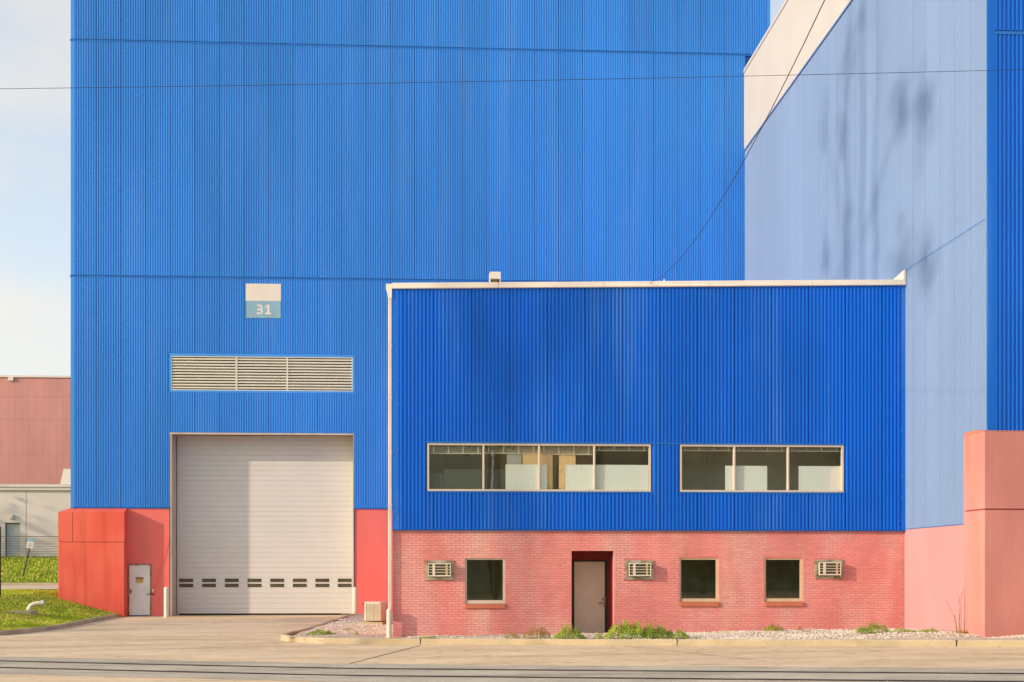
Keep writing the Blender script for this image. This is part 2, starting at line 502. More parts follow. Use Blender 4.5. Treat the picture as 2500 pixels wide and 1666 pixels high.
# embedded railway track in an asphalt band
RAIL = [(-40, 38.5), (-20, 30.9), (-9.4, 27.04), (-5.86, 25.85), (-2.6, 24.85), (1.2, 23.55), (5.5, 22.15), (9.9, 20.75), (16, 18.9), (40, 12.0)]
def dens(poly, step=0.8):
    out = []
    for (a, b), (c, d) in zip(poly, poly[1:]):
        n = max(1, int(math.hypot(c - a, d - b) / step))
        out += [(a + (c - a) * i / n, b + (d - b) * i / n) for i in range(n)]
    return out + [poly[-1]]
def relax(p, it=6):
    for _ in range(it):
        p = [p[0]] + [((p[i - 1][0] + 2 * p[i][0] + p[i + 1][0]) / 4, (p[i - 1][1] + 2 * p[i][1] + p[i + 1][1]) / 4) for i in range(1, len(p) - 1)] + [p[-1]]
    return p
rail_line = relax(dens(RAIL))
def ribbon(mb, line, o0, o1, dz, jit=0.0, mi=0):
    pr = None
    for i, (x, y) in enumerate(line):
        a = line[max(0, i - 1)]
        b = line[min(len(line) - 1, i + 1)]
        t = Vector((b[0] - a[0], b[1] - a[1])).normalized()
        nx, ny = -t.y, t.x
        j0, j1 = random.uniform(-jit, jit), random.uniform(-jit, jit)
        P0 = (x + nx * (o0 + j0), y + ny * (o0 + j0))
        P1 = (x + nx * (o1 + j1), y + ny * (o1 + j1))
        cur = ((P0[0], P0[1], road_z(P0[0]) + dz), (P1[0], P1[1], road_z(P1[0]) + dz))
        if pr:
            mb.face([pr[0], cur[0], cur[1], pr[1]], mi)
        pr = cur
mb = MB()
ribbon(mb, dens(rail_line, 0.35), -2.75, 1.15, 0.004, 0.05)
tag(part("asphalt_strip", mb, M['asphalt']), "worn grey asphalt band around the street rails", "road", kind="structure")
tr = thing("railway_track", "pair of rusty rails sunk flush in the asphalt street", "rail track", (0, 23.9, 0.03))
for off in (0.0, -1.52):
    mb = MB()
    ribbon(mb, rail_line, off - 0.034, off + 0.034, 0.016)
    part("rail", mb, M['rail'], tr)
    mb = MB()
    ribbon(mb, dens(rail_line, 0.3), off - 0.125, off - 0.034, 0.009, 0.010)
    ribbon(mb, dens(rail_line, 0.3), off + 0.034, off + 0.085, 0.009, 0.012)
    part("flangeway", mb, M['groove'], tr)

# slab joints
mb = MB()
for (a, b, w) in (((-0.62, 31.55), (-1.95, 25.9), 0.02), ((4.35, 30.1), (6.4, 24.6), 0.010), ((-4.55, 34.3), (-13.1, 36.6), 0.012)):
    n = 14
    for i in range(n):
        t0, t1 = i / n, (i + 1) / n
        p = [a[k] + (b[k] - a[k]) * t0 for k in (0, 1)]
        q = [a[k] + (b[k] - a[k]) * t1 for k in (0, 1)]
        d = Vector((b[0] - a[0], b[1] - a[1])).normalized()
        nx, ny = -d.y * w, d.x * w
        mb.face([(p[0] - nx, p[1] - ny, road_z(p[0]) + 0.004), (q[0] - nx, q[1] - ny, road_z(q[0]) + 0.004), (q[0] + nx, q[1] + ny, road_z(q[0]) + 0.004), (p[0] + nx, p[1] + ny, road_z(p[0]) + 0.004)])
part("slab_joint", mb, M['groove'], road)

# cracks
rc = random.Random(4)
for (x, y, ang, n_) in ((-7.5, 44.5, 0.5, 26), (-9.8, 33.6, -0.35, 30), (0.8, 29.2, -0.2, 22), (7.5, 26.2, -0.55, 24), (-6.2, 30.8, 0.15, 20), (3.0, 27.6, 0.9, 14)):
    mb = MB()
    pr = None
    for i in range(n_):
        w = 0.007 * (1 - abs(2 * i / n_ - 1)) + 0.002
        nx, ny = -math.sin(ang) * w, math.cos(ang) * w
        cur = ((x - nx, y - ny, road_z(x) + 0.003), (x + nx, y + ny, road_z(x) + 0.003))
        if pr:
            mb.face([pr[0], cur[0], cur[1], pr[1]])
        pr = cur
        ang += rc.uniform(-0.45, 0.45) * 0.6
        x += math.cos(ang) * 0.22
        y += math.sin(ang) * 0.22
    part("crack", mb, M['groove'], road)

# kerbs
def kerb(name, line, w, hgt, label, side=1):
    line = dens(line, 0.5)
    mb = MB()
    prof = [(0, -0.05), (0.012, hgt - 0.03), (0.035, hgt), (w - 0.03, hgt), (w, hgt - 0.03), (w, -0.05)]
    rows = []
    for i, (x, y) in enumerate(line):
        a = line[max(0, i - 1)]
        b = line[min(len(line) - 1, i + 1)]
        t = Vector((b[0] - a[0], b[1] - a[1])).normalized()
        nx, ny = -t.y * side, t.x * side
        jj = random.uniform(-0.004, 0.004)
        rows.append([(x + nx * (o + jj), y + ny * (o + jj), road_z(x) + z + jj) for o, z in prof])
    for r0, r1 in zip(rows, rows[1:]):
        for k in range(len(prof) - 1):
            q = [r0[k], r1[k], r1[k + 1], r0[k + 1]]
            mb.face(q if side > 0 else q[::-1])
    mb.face(rows[0])
    mb.face(rows[-1][::-1])
    return tag(part(name, mb, M['kerb']), label, "kerb", kind="structure")
BED = [(-3.75, 50.9), (-4.05, 45), (-4.27, 38.7), (-4.50, 36.4), (-4.58, 35.2), (-4.50, 34.4), (-4.22, 33.75), (-3.75, 33.25), (-3.2, 32.93)]
FRONT = [(-3.2, 32.93), (1.6, 31.25), (13.2, 27.2), (30, 21.3)]
KL = relax(dens(BED, 0.4), 2)
kerb("kerb", KL + FRONT[1:], 0.17, 0.15, "low concrete kerb around the gravel bed of the brick annex")
LK = [(-13.22, 51.6), (-12.95, 47), (-12.72, 44.8), (-12.5, 41.5), (-12.6, 39.2), (-13.0, 37.4), (-14.2, 35.8), (-18, 33.5), (-40, 23)]
LKd = relax(dens(LK, 0.5), 3)
kerb("kerb", LKd, 0.17, 0.14, "low concrete kerb along the grass bank on the left", side=-1)
# kerb joints
mb = MB()
for x in (-0.62, 5.6, 11.6):
    t = (x + 3.2) / 16.4
    y = 32.93 - t * 5.73
    mb.box(x - 0.008, x + 0.008, y - 0.004, y + 0.05, road_z(x), road_z(x) + 0.152)
part("kerb_joint", mb, M['groove'], road)

# gravel bed
def kerb_y(x):
    return 32.93 - (x + 3.2) * (5.73 / 16.4)
def bed_z(x, y):
    z = road_z(x) + 0.115
    z += 0.10 * smooth((x - 8.5) / 3.5) * smooth((33.4 - y) / 3.5) * smooth((y - kerb_y(x) - 0.2) / 0.7)
    z += 0.012 * math.sin(x * 3.1 + y) + 0.01 * math.sin(x * 1.3 - y * 2.2)
    return z
mb = MB()
def bed_left(y):
    pts = KL
    best = -4.2
    for (a, b), (c, d) in zip(pts, pts[1:]):
        if d <= y <= b:
            best = a + (c - a) * ((b - y) / (b - d) if b > d else 0)
            break
    return best + 0.16
nx_ = 46
ysb = [27.0 + 0.35 * i for i in range(72)]
grid = []
for y in ysb:
    row = []
    for i in range(nx_ + 1):
        x = -4.2 + i * (20.0 / nx_)
        row.append((x, y))
    grid.append(row)
def inside(x, y):
    if x < -3.2:
        return y > 33.0 and x > bed_left(y) - 0.03 and y < 52.3
    return y > kerb_y(x) + 0.14 and (y < 36 or x < -1.0)
for j in range(len(ysb) - 1):
    for i in range(nx_):
        q = [grid[j][i], grid[j][i + 1], grid[j + 1][i + 1], grid[j + 1][i]]
        cxm = sum(p[0] for p in q) / 4
        cym = sum(p[1] for p in q) / 4
        if cym > 52.3 or not inside(cxm, cym) or any(p[0] > -3.2 and p[1] < kerb_y(p[0]) + 0.12 for p in q):
            continue
        mb.face([(p[0], p[1], bed_z(*p)) for p in q])
# fill strip just behind the kerb so that no gap opens
fl = dens(FRONT[:3], 0.5)
for (a, b), (c, d) in zip(fl, fl[1:]):
    mb.face([(a, b + 0.13, bed_z(a, b) + 0.004), (c, d + 0.13, bed_z(c, d) + 0.004), (c, d + 0.75, bed_z(c, d + 0.75) + 0.004), (a, b + 0.75, bed_z(a, b + 0.75) + 0.004)])
tag(part("gravel_bed", mb, M['gravel_bed']), "bed of pale gravel between kerb and brick wall", "gravel bed", kind="structure")
# pebbles
mb = MB()
def pebble(x, y, z, r):
    b = len(mb.v)
    ang = random.uniform(0, 6.28)
    for k in range(4):
        a = ang + k * math.pi / 2
        mb.v.append((x + r * random.uniform(0.7, 1.2) * math.cos(a), y + r * random.uniform(0.7, 1.2) * math.sin(a), z + r * random.uniform(-0.1, 0.3)))
    mb.v.append((x + r * random.uniform(-.3, .3), y + r * random.uniform(-.3, .3), z + r * random.uniform(0.5, 0.9)))
    for k in range(4):
        mb.f.append((b + k, b + (k + 1) % 4, b + 4))
        mb.m.append(0)
cnt = 0
while cnt < 15000:
    if random.random() < 0.8:
        x = random.uniform(4.6, 15.5) if random.random() < 0.85 else random.uniform(-1, 4.6)
        y = random.uniform(kerb_y(x) + 0.16, 33.86)
        if x > 12.4 and y > 28.1:
            y = random.uniform(kerb_y(x) + 0.16, 28.1)
    else:
        x, y = random.uniform(-4.0, -1.45), random.uniform(33.9, 47)
        if not inside(x, y):
            continue
        if y < 36 and random.random() < 0.85:
            continue
    pebble(x, y, bed_z(x, y), random.uniform(0.014, 0.034))
    cnt += 1
tag(part("gravel", mb, M['gravel']), "loose pale gravel stones on the bed", "gravel", kind="stuff")

mb = MB()
for _ in range(900):
    if random.random() < 0.6:
        x = random.uniform(-4.0, 15)
        y = kerb_y(x) - abs(random.gauss(0, 0.22)) - 0.02
    else:
        i = random.randrange(12, len(rail_line) - 12)
        x, y = rail_line[i]
        x += random.uniform(-.4, .4)
        y += random.uniform(-2.6, 1.6)
    pebble(x, y, road_z(x) + 0.008, random.uniform(0.006, 0.02))
tag(part("road_grit", mb, M['kerb']), "scattered grit and small stones along kerb and rails", "grit", kind="stuff")

# left grass bank
def kerb_x(y):
    if y <= 37.4:
        for (a, b), (c, d) in zip(LKd, LKd[1:]):
            if d <= y <= b and b - d > 1e-4:
                return a + (c - a) * (b - y) / (b - d)
    for (a, b), (c, d) in zip(LKd, LKd[1:]):
        if d <= y <= b:
            return a + (c - a) * ((b - y) / (b - d) if b > d else 0)
    return -13.2
def bank_z(x, y):
    if y < 56:
        d = max(0.0, kerb_x(min(y, 51.5)) - 0.17 - x)
        k = 0.02 + 0.255 * smooth((y - 38) / 14.0)
        z = 0.115 + d * k
        top = 0.35 + 0.68 * smooth((y - 38) / 13)
        z = top - (top - min(z, top)) if z < top else top
        z = min(z, top - 0.06 * math.exp(-abs(d * k + 0.115 - top) * 6))
        return z + 0.012 * math.sin(x * 2.3 + y * 1.7)
    if y < 64.6:
        return 1.02 + 0.16 * (y - 56) / 8.6
    if y < 76.6:
        t = (y - 64.6) / 12.0
        return 1.25 + 1.42 * (t ** 0.9)
    return 2.67
mb = MB()
ysg = [34 + 0.4 * i for i in range(48)] + [53.5, 54.5, 56] + [57.3]
def bank_row(y, nd=40, dmax=46):
    x0 = kerb_x(min(y, 51.5)) - 0.15 if y < 52.2 else -13.0
    return [(x0 - dmax * (i / nd) ** 1.8, y) for i in range(nd + 1)]
rows = [bank_row(y) for y in ysg]
for r0, r1 in zip(rows, rows[1:]):
    for i in range(len(r0) - 1):
        q = [r0[i], r1[i], r1[i + 1], r0[i + 1]]
        mb.face([(p[0], p[1], bank_z(*p)) for p in q])
tag(part("grass_bank", mb, M['grass_soil']), "green grass bank beside the red concrete block at left", "grass bank", kind="structure")
mb = MB()
yf = [57.3, 57.32, 63.4, 63.42]
for x0, x1 in [(-90 + 7 * i, -83 + 7 * i) for i in range(12)]:
    mb.face([(x0, 57.0, 1.06), (x1, 57.0, 1.06), (x1, 63.6, 1.15), (x0, 63.6, 1.15)])
tag(part("back_road", mb, M['concrete']), "strip of concrete road behind the grass bank at far left", "road", kind="structure")
mb = MB()
mb.prism([(63.5, 1.0), (63.5, 1.24), (63.53, 1.27), (63.72, 1.27), (63.72, 1.0)], 'x', -90, -14)
tag(part("kerb", mb, M['kerb']), "thin kerb at the foot of the far grass slope", "kerb", kind="structure")
mb = MB()
ysl = [63.7 + 0.7 * i for i in range(20)]
for y0, y1 in zip(ysl, ysl[1:]):
    for i in range(28):
        x0, x1 = -80 + 2.5 * i, -77.5 + 2.5 * i
        mb.face([(x0, y0, bank_z(x0, max(y0, 64.7))), (x1, y0, bank_z(x1, max(y0, 64.7))), (x1, y1, bank_z(x1, max(y1, 64.7))), (x0, y1, bank_z(x0, max(y1, 64.7)))])
tag(part("grass_slope", mb, M['grass_soil']), "far grass slope below the white building", "grass slope", kind="structure")

def blades(name, label, n, gen, hmin, hmax, w):
    mb = MB()
    for _ in range(n):
        x, y, z = gen()
        h = random.uniform(hmin, hmax)
        a = random.uniform(0, 6.28)
        dx, dy = math.cos(a) * w, math.sin(a) * w
        lx, ly = random.uniform(-.7, .7) * h, random.uniform(-.7, .7) * h
        mb.face([(x - dx, y - dy, z - 0.01), (x + dx, y + dy, z - 0.01), (x + lx, y + ly, z + h)])
    return tag(part(name, mb, M['grass']), label, "grass", kind="stuff")
def gen_near():
    while True:
        y = random.uniform(36.5, 56)
        d = random.random() ** 1.3 * 7.5
        x = kerb_x(min(y, 51.5)) - 0.18 - d
        if y > 51.75 and x > -15.75:
            continue
        return x, y, bank_z(x, y)
def gen_far():
    y = random.uniform(64.7, 76.6)
    x = random.uniform(-29, -15)
    return x, y, bank_z(x, y)
blades("grass", "short green grass covering the near bank", 42000, gen_near, 0.03, 0.085, 0.014)
blades("grass", "green grass on the slope below the white building", 20000, gen_far, 0.06, 0.16, 0.03)

# ================================================================== MAIN HALL
YM = 52.3
hall = thing("main_hall", "tall blue ribbed metal hall with large white roller door and red base", "building", (-0.8, YM, 0))
DX0, DX1, DZ = -11.30, -3.78, 7.52          # door opening
LX0, LX1, LZ0, LZ1 = -11.27, -3.82, 9.35, 10.76
HX0, HX1, HT = -15.36, 13.79, 29.0
mb = MB()
mb.wall(HX0 + 0.02, HX1 - 0.02, 0.0, HT, YM + 0.045, YM + 0.35, [(DX0, DX1, 0.0, DZ), (LX0, LX1, LZ0, LZ1)])
mb.box(HX0 + 0.02, HX0 + 0.3, YM + 0.35, 85, 0, HT)
mb.box(HX1 - 0.3, HX1 - 0.02, YM + 0.35, 85, 0, HT)
mb.box(HX0 + 0.02, HX1 - 0.02, 85, 85.3, 0, HT)
mb.box(HX0 + 0.02, HX1 - 0.02, YM + 0.1, 85.3, HT, HT + 0.2)
part("wall_core", mb, M['trim_blue'], hall)
front = lambda u, z: ((u, YM, z), 0.0)
PM, S0 = 1.0052, -14.328
lh = (LX0 - 0.10, LX1 + 0.10, LZ0 - 0.10, LZ1 + 0.12)
dh = (DX0 - 0.02, DX1 + 0.02, 4.46, DZ + 0.08)
siding(hall, M['hall_blue'], PM, S0, HX0 + 0.16, 12.71, 4.50, 13.97, front, [lh, dh])
siding(hall, M['hall_blue'], PM, S0, HX0 + 0.16, 12.71, 14.06, 23.68, front)
siding(hall, M['hall_blue'], PM, S0, HX0 + 0.16, HX1 - 0.16, 23.77, HT, front)
for z0, z1 in ((4.46, 13.97), (14.06, 23.68), (23.77, HT)):
    mb = MB()
    mb.prism([(HX0, YM + 0.02), (HX0 + 0.012, YM - 0.02), (HX0 + 0.155, YM - 0.02), (HX0 + 0.165, YM + 0.02), (HX0 + 0.165, YM + 0.044), (HX0, YM + 0.3)], 'z', z0, z1)
    part("corner_trim", mb, M['hall_blue'], hall)
mb = MB()
mb.box(HX1 - 0.165, HX1, YM - 0.02, YM + 0.3, 23.0, HT)
part("corner_trim", mb, M['hall_blue'], hall)
for zc in (14.015, 23.725):
    mb = MB()
    mb.prism([(YM + 0.04, zc - 0.045), (YM - 0.028, zc - 0.045), (YM - 0.018, zc - 0.01), (YM - 0.022, zc + 0.02), (YM + 0.0, zc + 0.045), (YM + 0.04, zc + 0.045)], 'x', HX0 - 0.01, HX1)
    part("belt_flashing", mb, M['trim_blue'], hall)
for a, b in ((HX0 + 0.005, DX0 - 0.02), (DX1 + 0.02, -1.42)):
    mb = MB()
    mb.prism([(YM + 0.044, 4.46), (YM - 0.03, 4.455), (YM - 0.03, 4.48), (YM + 0.0, 4.50), (YM + 0.044, 4.50)], 'x', a, b)
    part("drip_flashing", mb, M['trim_blue'], hall)
# red base walls
PD = (-13.02, -12.09, 0.0, 2.16)
mb = MB()
mb.wall(HX0 + 0.03, DX0 - 0.05, 0.0, 4.455, YM + 0.01, YM + 0.044, [PD])
part("base_wall", mb, M['red_wall'], hall)
mb = MB()
mb.wall(DX1 + 0.05, -1.30, 0.0, 4.455, YM + 0.01, YM + 0.044)
part("base_wall", mb, M['red_wall'], hall)
# concrete corner block with chamfered top and recessed joints
bx0, bx1, bxj, by0, by1 = -15.707, -13.06, -15.135, 51.8, 54.6
mb = MB()
mb.cbox(bx0, bx1, by0, by1, -0.1, 3.045, 0.012)
part("base_block", mb, M['red_block'], hall)
def cap_block(x0, x1, hip):
    mb = MB()
    zt, zb, zr = 4.285, 3.07, 4.452
    xl = x0 + (0.345 if hip else 0.0)
    F = [(x0, by0, zb), (x1, by0, zb), (x1, by0, zt), (x0, by0, zt)]
    Bk = [(x1, by1, zb), (x0, by1, zb), (x0, by1, zt), (x1, by1, zt)]
    Rg = [(xl, YM - 0.005, zr), (x1, YM - 0.005, zr), (x1, by1, zr), (xl, by1, zr)]
    mb.face(F)
    mb.face([Bk[0], Bk[1], Bk[2], Bk[3]])
    mb.face([F[3], F[2], Rg[1], Rg[0]])
    mb.face([F[0], F[3], Bk[2], Bk[1]])
    mb.face([F[1], (x1, by1, zb), (x1, by1, zr), Rg[1], F[2]])
    mb.face(Rg)
    mb.face([F[3], Rg[0], Rg[3], Bk[2]])
    mb.face([F[0], Bk[1], Bk[0], F[1]])
    part("base_block", mb, M['red_block'], hall)
cap_block(bx0, bxj - 0.010, True)
cap_block(bxj + 0.010, bx1, False)
mb = MB()
mb.box(bx0 + 0.03, bx1 - 0.03, by0 + 0.03, by1 - 0.03, 2.9, 4.2)
part("block_core", mb, M['recess_red'], hall)

# louvre
lv = part("louvre", (lambda m: (m.box(LX0, LX1, YM - 0.015, YM + 0.06, LZ0, LZ0 + 0.035), m.box(LX0, LX1, YM - 0.015, YM + 0.06, LZ1 - 0.035, LZ1),
     m.box(LX0, LX0 + 0.03, YM - 0.012, YM + 0.06, LZ0 + 0.035, LZ1 - 0.035), m.box(LX1 - 0.03, LX1, YM - 0.012, YM + 0.06, LZ0 + 0.035, LZ1 - 0.035), m)[-1])(MB()), M['louvre'], hall)
ml = (-8.60, -6.51)
for x in ml:
    mb = MB()
    mb.box(x - 0.035, x + 0.035, YM - 0.010, YM + 0.06, LZ0 + 0.035, LZ1 - 0.035)
    part("mullion", mb, M['louvre'], lv)
bays = [(LX0 + 0.03, ml[0] - 0.035), (ml[0] + 0.035, ml[1] - 0.035), (ml[1] + 0.035, LX1 - 0.03)]
for a, b in bays:
    for i in range(11):
        z = LZ0 + 0.075 + i * 0.1185
        mb = MB()
        mb.prism([(YM + 0.0, z), (YM + 0.085, z + 0.085), (YM + 0.085, z + 0.097), (YM + 0.0, z + 0.055), (YM - 0.006, z + 0.03)], 'x', a + 0.002, b - 0.002)
        part("slat", mb, M['louvre'], lv)
mb = MB()
mb.box(LX0, LX1, YM + 0.26, YM + 0.30, LZ0 - 0.05, LZ1 + 0.05)
part("backing", mb, M['dark_void'], lv)
mb = MB()
for (a, b, c, d) in ((lh[0], lh[1], LZ1, lh[3]), (lh[0], lh[1], lh[2], LZ0), (lh[0], LX0, LZ0, LZ1), (LX1, lh[1], LZ0, LZ1)):
    mb.cbox(a, b, YM - 0.022, YM + 0.044, c, d, 0.008)
part("surround", mb, M['hall_blue'], lv)

# roller door
YD = YM + 1.0
rd = part("roller_door", (lambda m: (m.box(DX0 - 0.02, DX1 + 0.02, YD + 0.06, YD + 0.10, 0.0, DZ + 0.2), m)[-1])(MB()), M['jamb'], hall)
sx0, sx1, pit = DX0 + 0.14, DX1 - 0.02, 0.2157
slat = MB()
slat.prism([(0.05, 0.0015), (0.003, 0.0015), (-0.003, 0.008), (-0.004, pit * 0.5), (-0.003, pit - 0.008), (0.003, pit - 0.0015), (0.05, pit - 0.0015)], 'x', sx0, sx1)
slat_me = slat.mesh("slat", M['door_white'])
for i in range(35):
    link("slat", slat_me, rd, (0, YD, 0.075 + i * pit))
win = MB()
win.cbox(0, 0.573, -0.022, -0.004, 0, 0.138, 0.01, 0)
win.face([(0.03, -0.0225, 0.03), (0.543, -0.0225, 0.03), (0.543, -0.0225, 0.108), (0.03, -0.0225, 0.108)], 1)
win_me = win.mesh("vision_slot", [M['slot_frame'], M['slot_glass']])
for i in range(8):
    for j in (5, 6):
        link("vision_slot", win_me, rd, (sx0 + 0.015 + i * 0.9475, YD, 0.075 + j * pit + 0.04))
mb = MB()
mb.box(sx0, sx1, YD - 0.002, YD + 0.05, 0.02, 0.078)
part("bottom_seal", mb, M['rubber'], rd)
mb = MB()
mb.box(DX0, DX0 + 0.05, YM - 0.03, YM + 0.9, 0, DZ)
mb.box(DX1 - 0.02, DX1 + 0.02, YM - 0.03, YD + 0.05, 0, DZ)
mb.box(DX0 - 0.035, DX1 + 0.02, YM - 0.032, YD + 0.05, DZ - 0.0, DZ + 0.075)
part("jamb", mb, M['jamb'], rd)
mb = MB()
mb.box(DX0 + 0.052, DX0 + 0.135, YD - 0.08, YD + 0.05, 0, DZ - 0.02)
part("guide_rail", mb, M['door_white'], rd)
mb = MB()
mb.box(DX0 + 0.052, DX0 + 0.075, YM + 0.905, YD - 0.085, 0, DZ)
part("guide_seal", mb, M['rubber'], rd)

# service door
sd = part("service_door", (lambda m: (m.cbox(-12.975, -12.135, YM - 0.012, YM + 0.04, 0.05, 2.11, 0.005), m)[-1])(MB()), M['leaf_door'], hall)
mb = MB()
mb.box(-13.02, -12.975, YM - 0.02, YM + 0.044, 0.0, 2.16)
mb.box(-12.135, -12.09, YM - 0.02, YM + 0.044, 0.0, 2.16)
mb.box(-12.975, -12.135, YM - 0.02, YM + 0.044, 2.11, 2.16)
part("door_frame", mb, M['rust_frame'], sd)
mb = MB()
mb.box(-12.955, -12.895, YM - 0.030, YM - 0.013, 0.93, 1.13)
mb.tube([(-12.925, YM - 0.03, 1.04), (-12.925, YM - 0.075, 1.04), (-12.83, YM - 0.085, 1.04)], 0.014)
part("handle", mb, M['brass'], sd)
mb = MB()
mb.box(-12.24, -11.93, YM - 0.045, YM - 0.022, 0.905, 0.935)
part("lock_bar", mb, M['dark_frame'], sd)
mb = MB()
mb.cbox(-12.03, -11.965, YM - 0.05, YM + 0.0, 1.0, 1.13, 0.008)
o = part("switch_box", mb, M['ac_cream'], hall)
mb = MB()
mb.tube([(-11.955, YM - 0.02, 1.13), (-11.80, YM - 0.03, 1.72), (-11.60, YM - 0.03, 2.5), (-11.40, YM - 0.03, 3.35)], 0.008, 6)
part("cable", mb, M['red_block'], hall)
mb = MB()
mb.tube([(-3.42, YM + 0.01, 0.52), (-3.42, YM - 0.16, 0.52)], 0.035, 8)
part("pipe_stub", mb, M['rust_frame'], hall)

# number sign
sg = thing("number_sign", "square wall sign reading 31, white above and dull blue below", "sign", (-7.49, YM - 0.03, 12.36))
SX0, SX1, SZ0, SZ1 = -8.21, -6.77, 12.36, 13.78
mb = MB()
mb.box(SX0, SX1, YM - 0.045, YM - 0.012, 13.07, SZ1)
part("white_panel", mb, M['sign_white'], sg)
mb = MB()
mb.box(SX0 + 0.012, SX1 - 0.012, YM - 0.042, YM - 0.012, SZ0, 13.07)
part("blue_panel", mb, M['sign_blue'], sg)
mb = MB()
for (x, z) in ((-8.12, 12.39), (-7.82, 12.385), (-7.49, 12.385), (-7.14, 12.385), (-6.86, 12.39), (-6.81, 12.52)):
    mb.tube([(x, YM - 0.042, z), (x, YM - 0.049, z)], 0.013, 6)
part("rivet", mb, M['sign_white'], sg)
def stroke(mb, path, w, y, th=0.006):
    n = len(path)
    L_, R_ = [], []
    for i, p in enumerate(path):
        a, b = path[max(0, i - 1)], path[min(n - 1, i + 1)]
        t = Vector((b[0] - a[0], b[1] - a[1])).normalized()
        L_.append((p[0] - t.y * w / 2, p[1] + t.x * w / 2))
        R_.append((p[0] + t.y * w / 2, p[1] - t.x * w / 2))
    for i in range(n - 1):
        q = [R_[i], R_[i + 1], L_[i + 1], L_[i]]
        mb.face([(x, y, z) for x, z in q])
mb = MB()
# digit 3
c3, zb, hh = -7.615, 12.520, 0.40
path = [(c3 - 0.125, zb + 0.335)]
for k in range(0, 13):
    a = R(120 - 200 * k / 12)
    path.append((c3 - 0.045 + 0.100 * math.cos(a), zb + 0.275 + 0.092 * math.sin(a)))
path.append((c3 - 0.115, zb + 0.200))
stroke(mb, path, 0.074, YM - 0.046)
path = [(c3 - 0.115, zb + 0.200)]
for k in range(0, 15):
    a = R(88 - 205 * k / 14)
    path.append((c3 - 0.045 + 0.112 * math.cos(a), zb + 0.112 + 0.092 * math.sin(a)))
path.append((c3 - 0.150, zb + 0.040))
stroke(mb, path, 0.074, YM - 0.0465)
# digit 1
c1 = -7.285
stroke(mb, [(c1, zb), (c1, zb + 0.395)], 0.092, YM - 0.046)
stroke(mb, [(c1 + 0.02, zb + 0.375), (c1 - 0.125, zb + 0.285)], 0.078, YM - 0.0465)
stroke(mb, [(c1 - 0.135, zb + 0.028), (c1 + 0.115, zb + 0.028)], 0.072, YM - 0.0467)
part("numeral", mb, M['sign_white'], sg)

def text_mesh(name, body, size, x, y, z, m, parent):
    cu = bpy.data.curves.new(name, 'FONT')
    cu.body = body
    cu.size = size
    cu.offset = size * 0.02
    cu.align_x = 'CENTER'
    cu.align_y = 'CENTER'
    t = bpy.data.objects.new(name + "_tmp", cu)
    C.objects.link(t)
    bpy.context.view_layer.update()
    me = bpy.data.meshes.new_from_object(t.evaluated_get(bpy.context.evaluated_depsgraph_get()))
    bpy.data.objects.remove(t)
    bpy.data.curves.remove(cu)
    me.transform(Matrix.Translation((x, y, z)) @ Matrix.Rotation(R(90), 4, 'X'))
    me.materials.clear()
    me.materials.append(m)
    return link(name, me, parent)
cs = thing("caution_sign", "small yellow caution sign on the grey service door", "sign", (-12.56, YM - 0.02, 1.38))
mb = MB()
mb.box(-12.72, -12.40, YM - 0.020, YM - 0.0125, 1.38, 1.625)
part("plate", mb, M['sign_yellow'], cs)
mb = MB()
mb.box(-12.715, -12.405, YM - 0.0225, YM - 0.0205, 1.54, 1.62)
part("header", mb, M['ink'], cs)
text_mesh("lettering", "CAUTION", 0.075, -12.56, YM - 0.0235, 1.58, M['sign_yellow'], cs)
mb = MB()
for i, (a, b) in enumerate(((-12.69, -12.43), (-12.68, -12.45), (-12.62, -12.50))):
    mb.box(a, b, YM - 0.0215, YM - 0.0205, 1.50 - i * 0.042, 1.515 - i * 0.042)
part("small_print", mb, M['rust_frame'], cs)

# ================================================================== ANNEX
YF = 33.84
AX0, AX1 = -1.402, 12.69
annex = thing("office_annex", "low front annex with deep blue ribbed siding over a painted pink brick ground floor", "building", (5.6, YF, 0))
def cop_z(x):
    return 9.66 + (x - AX0) * (0.27 / 14.09)
W1 = (-0.464, 5.625, 4.065, 5.357)
W2 = (6.426, 10.97, 4.065, 5.357)
siding(annex, M['annex_blue'], 1.0277, -0.302, AX0 + 0.175, AX1 - 0.115, 3.03, lambda u: cop_z(u) - 0.10, lambda u, z: ((u, YF, z), 0.0), [(W1[0] - 0.03, W1[1] + 0.03, W1[2] - 0.05, W1[3] + 0.05), (W2[0] - 0.03, W2[1] + 0.03, W2[2] - 0.05, W2[3] + 0.05)], h=0.034)
# the top row follows the falling parapet: sloped filler strip hidden by coping
mb = MB()
mb.wall(AX0 + 0.03, AX1, 3.03, 9.60, YF + 0.042, YF + 0.30, [W1, W2])
mb.box(AX0 + 0.03, AX0 + 0.3, YF + 0.30, 52.25, 3.03, 9.6)
mb.box(AX0 + 0.03, AX1, YF + 0.3, 52.25, 9.40, 9.55)
mb.prism([(AX0 + 0.031, 9.58), (AX1, 9.58), (AX1, cop_z(AX1) - 0.02), (AX0 + 0.031, cop_z(AX0) - 0.02)], 'y', YF + 0.043, YF + 0.28)
part("wall_core", mb, M['trim_blue'], annex)
mb = MB()
mb.prism([(AX0, YF - 0.015), (AX0 + 0.17, YF - 0.015), (AX0 + 0.18, YF + 0.040), (AX0, YF + 0.3)], 'z', 3.03, 9.6)
part("corner_trim", mb, M['annex_blue'], annex)
mb = MB()
mb.box(AX1 - 0.115, AX1, YF - 0.015, YF + 0.040, 3.03, 9.82)
part("corner_trim", mb, M['annex_blue'], annex)
mb = MB()
for x in (AX0 + 0.155, AX1 - 0.10):
    z = 3.3
    while z < 9.5:
        mb.tube([(x, YF - 0.015, z), (x, YF - 0.021, z)], 0.009, 6)
        z += 0.62 + random.uniform(-.03, .03)
part("screw", mb, M['white_metal'], annex)
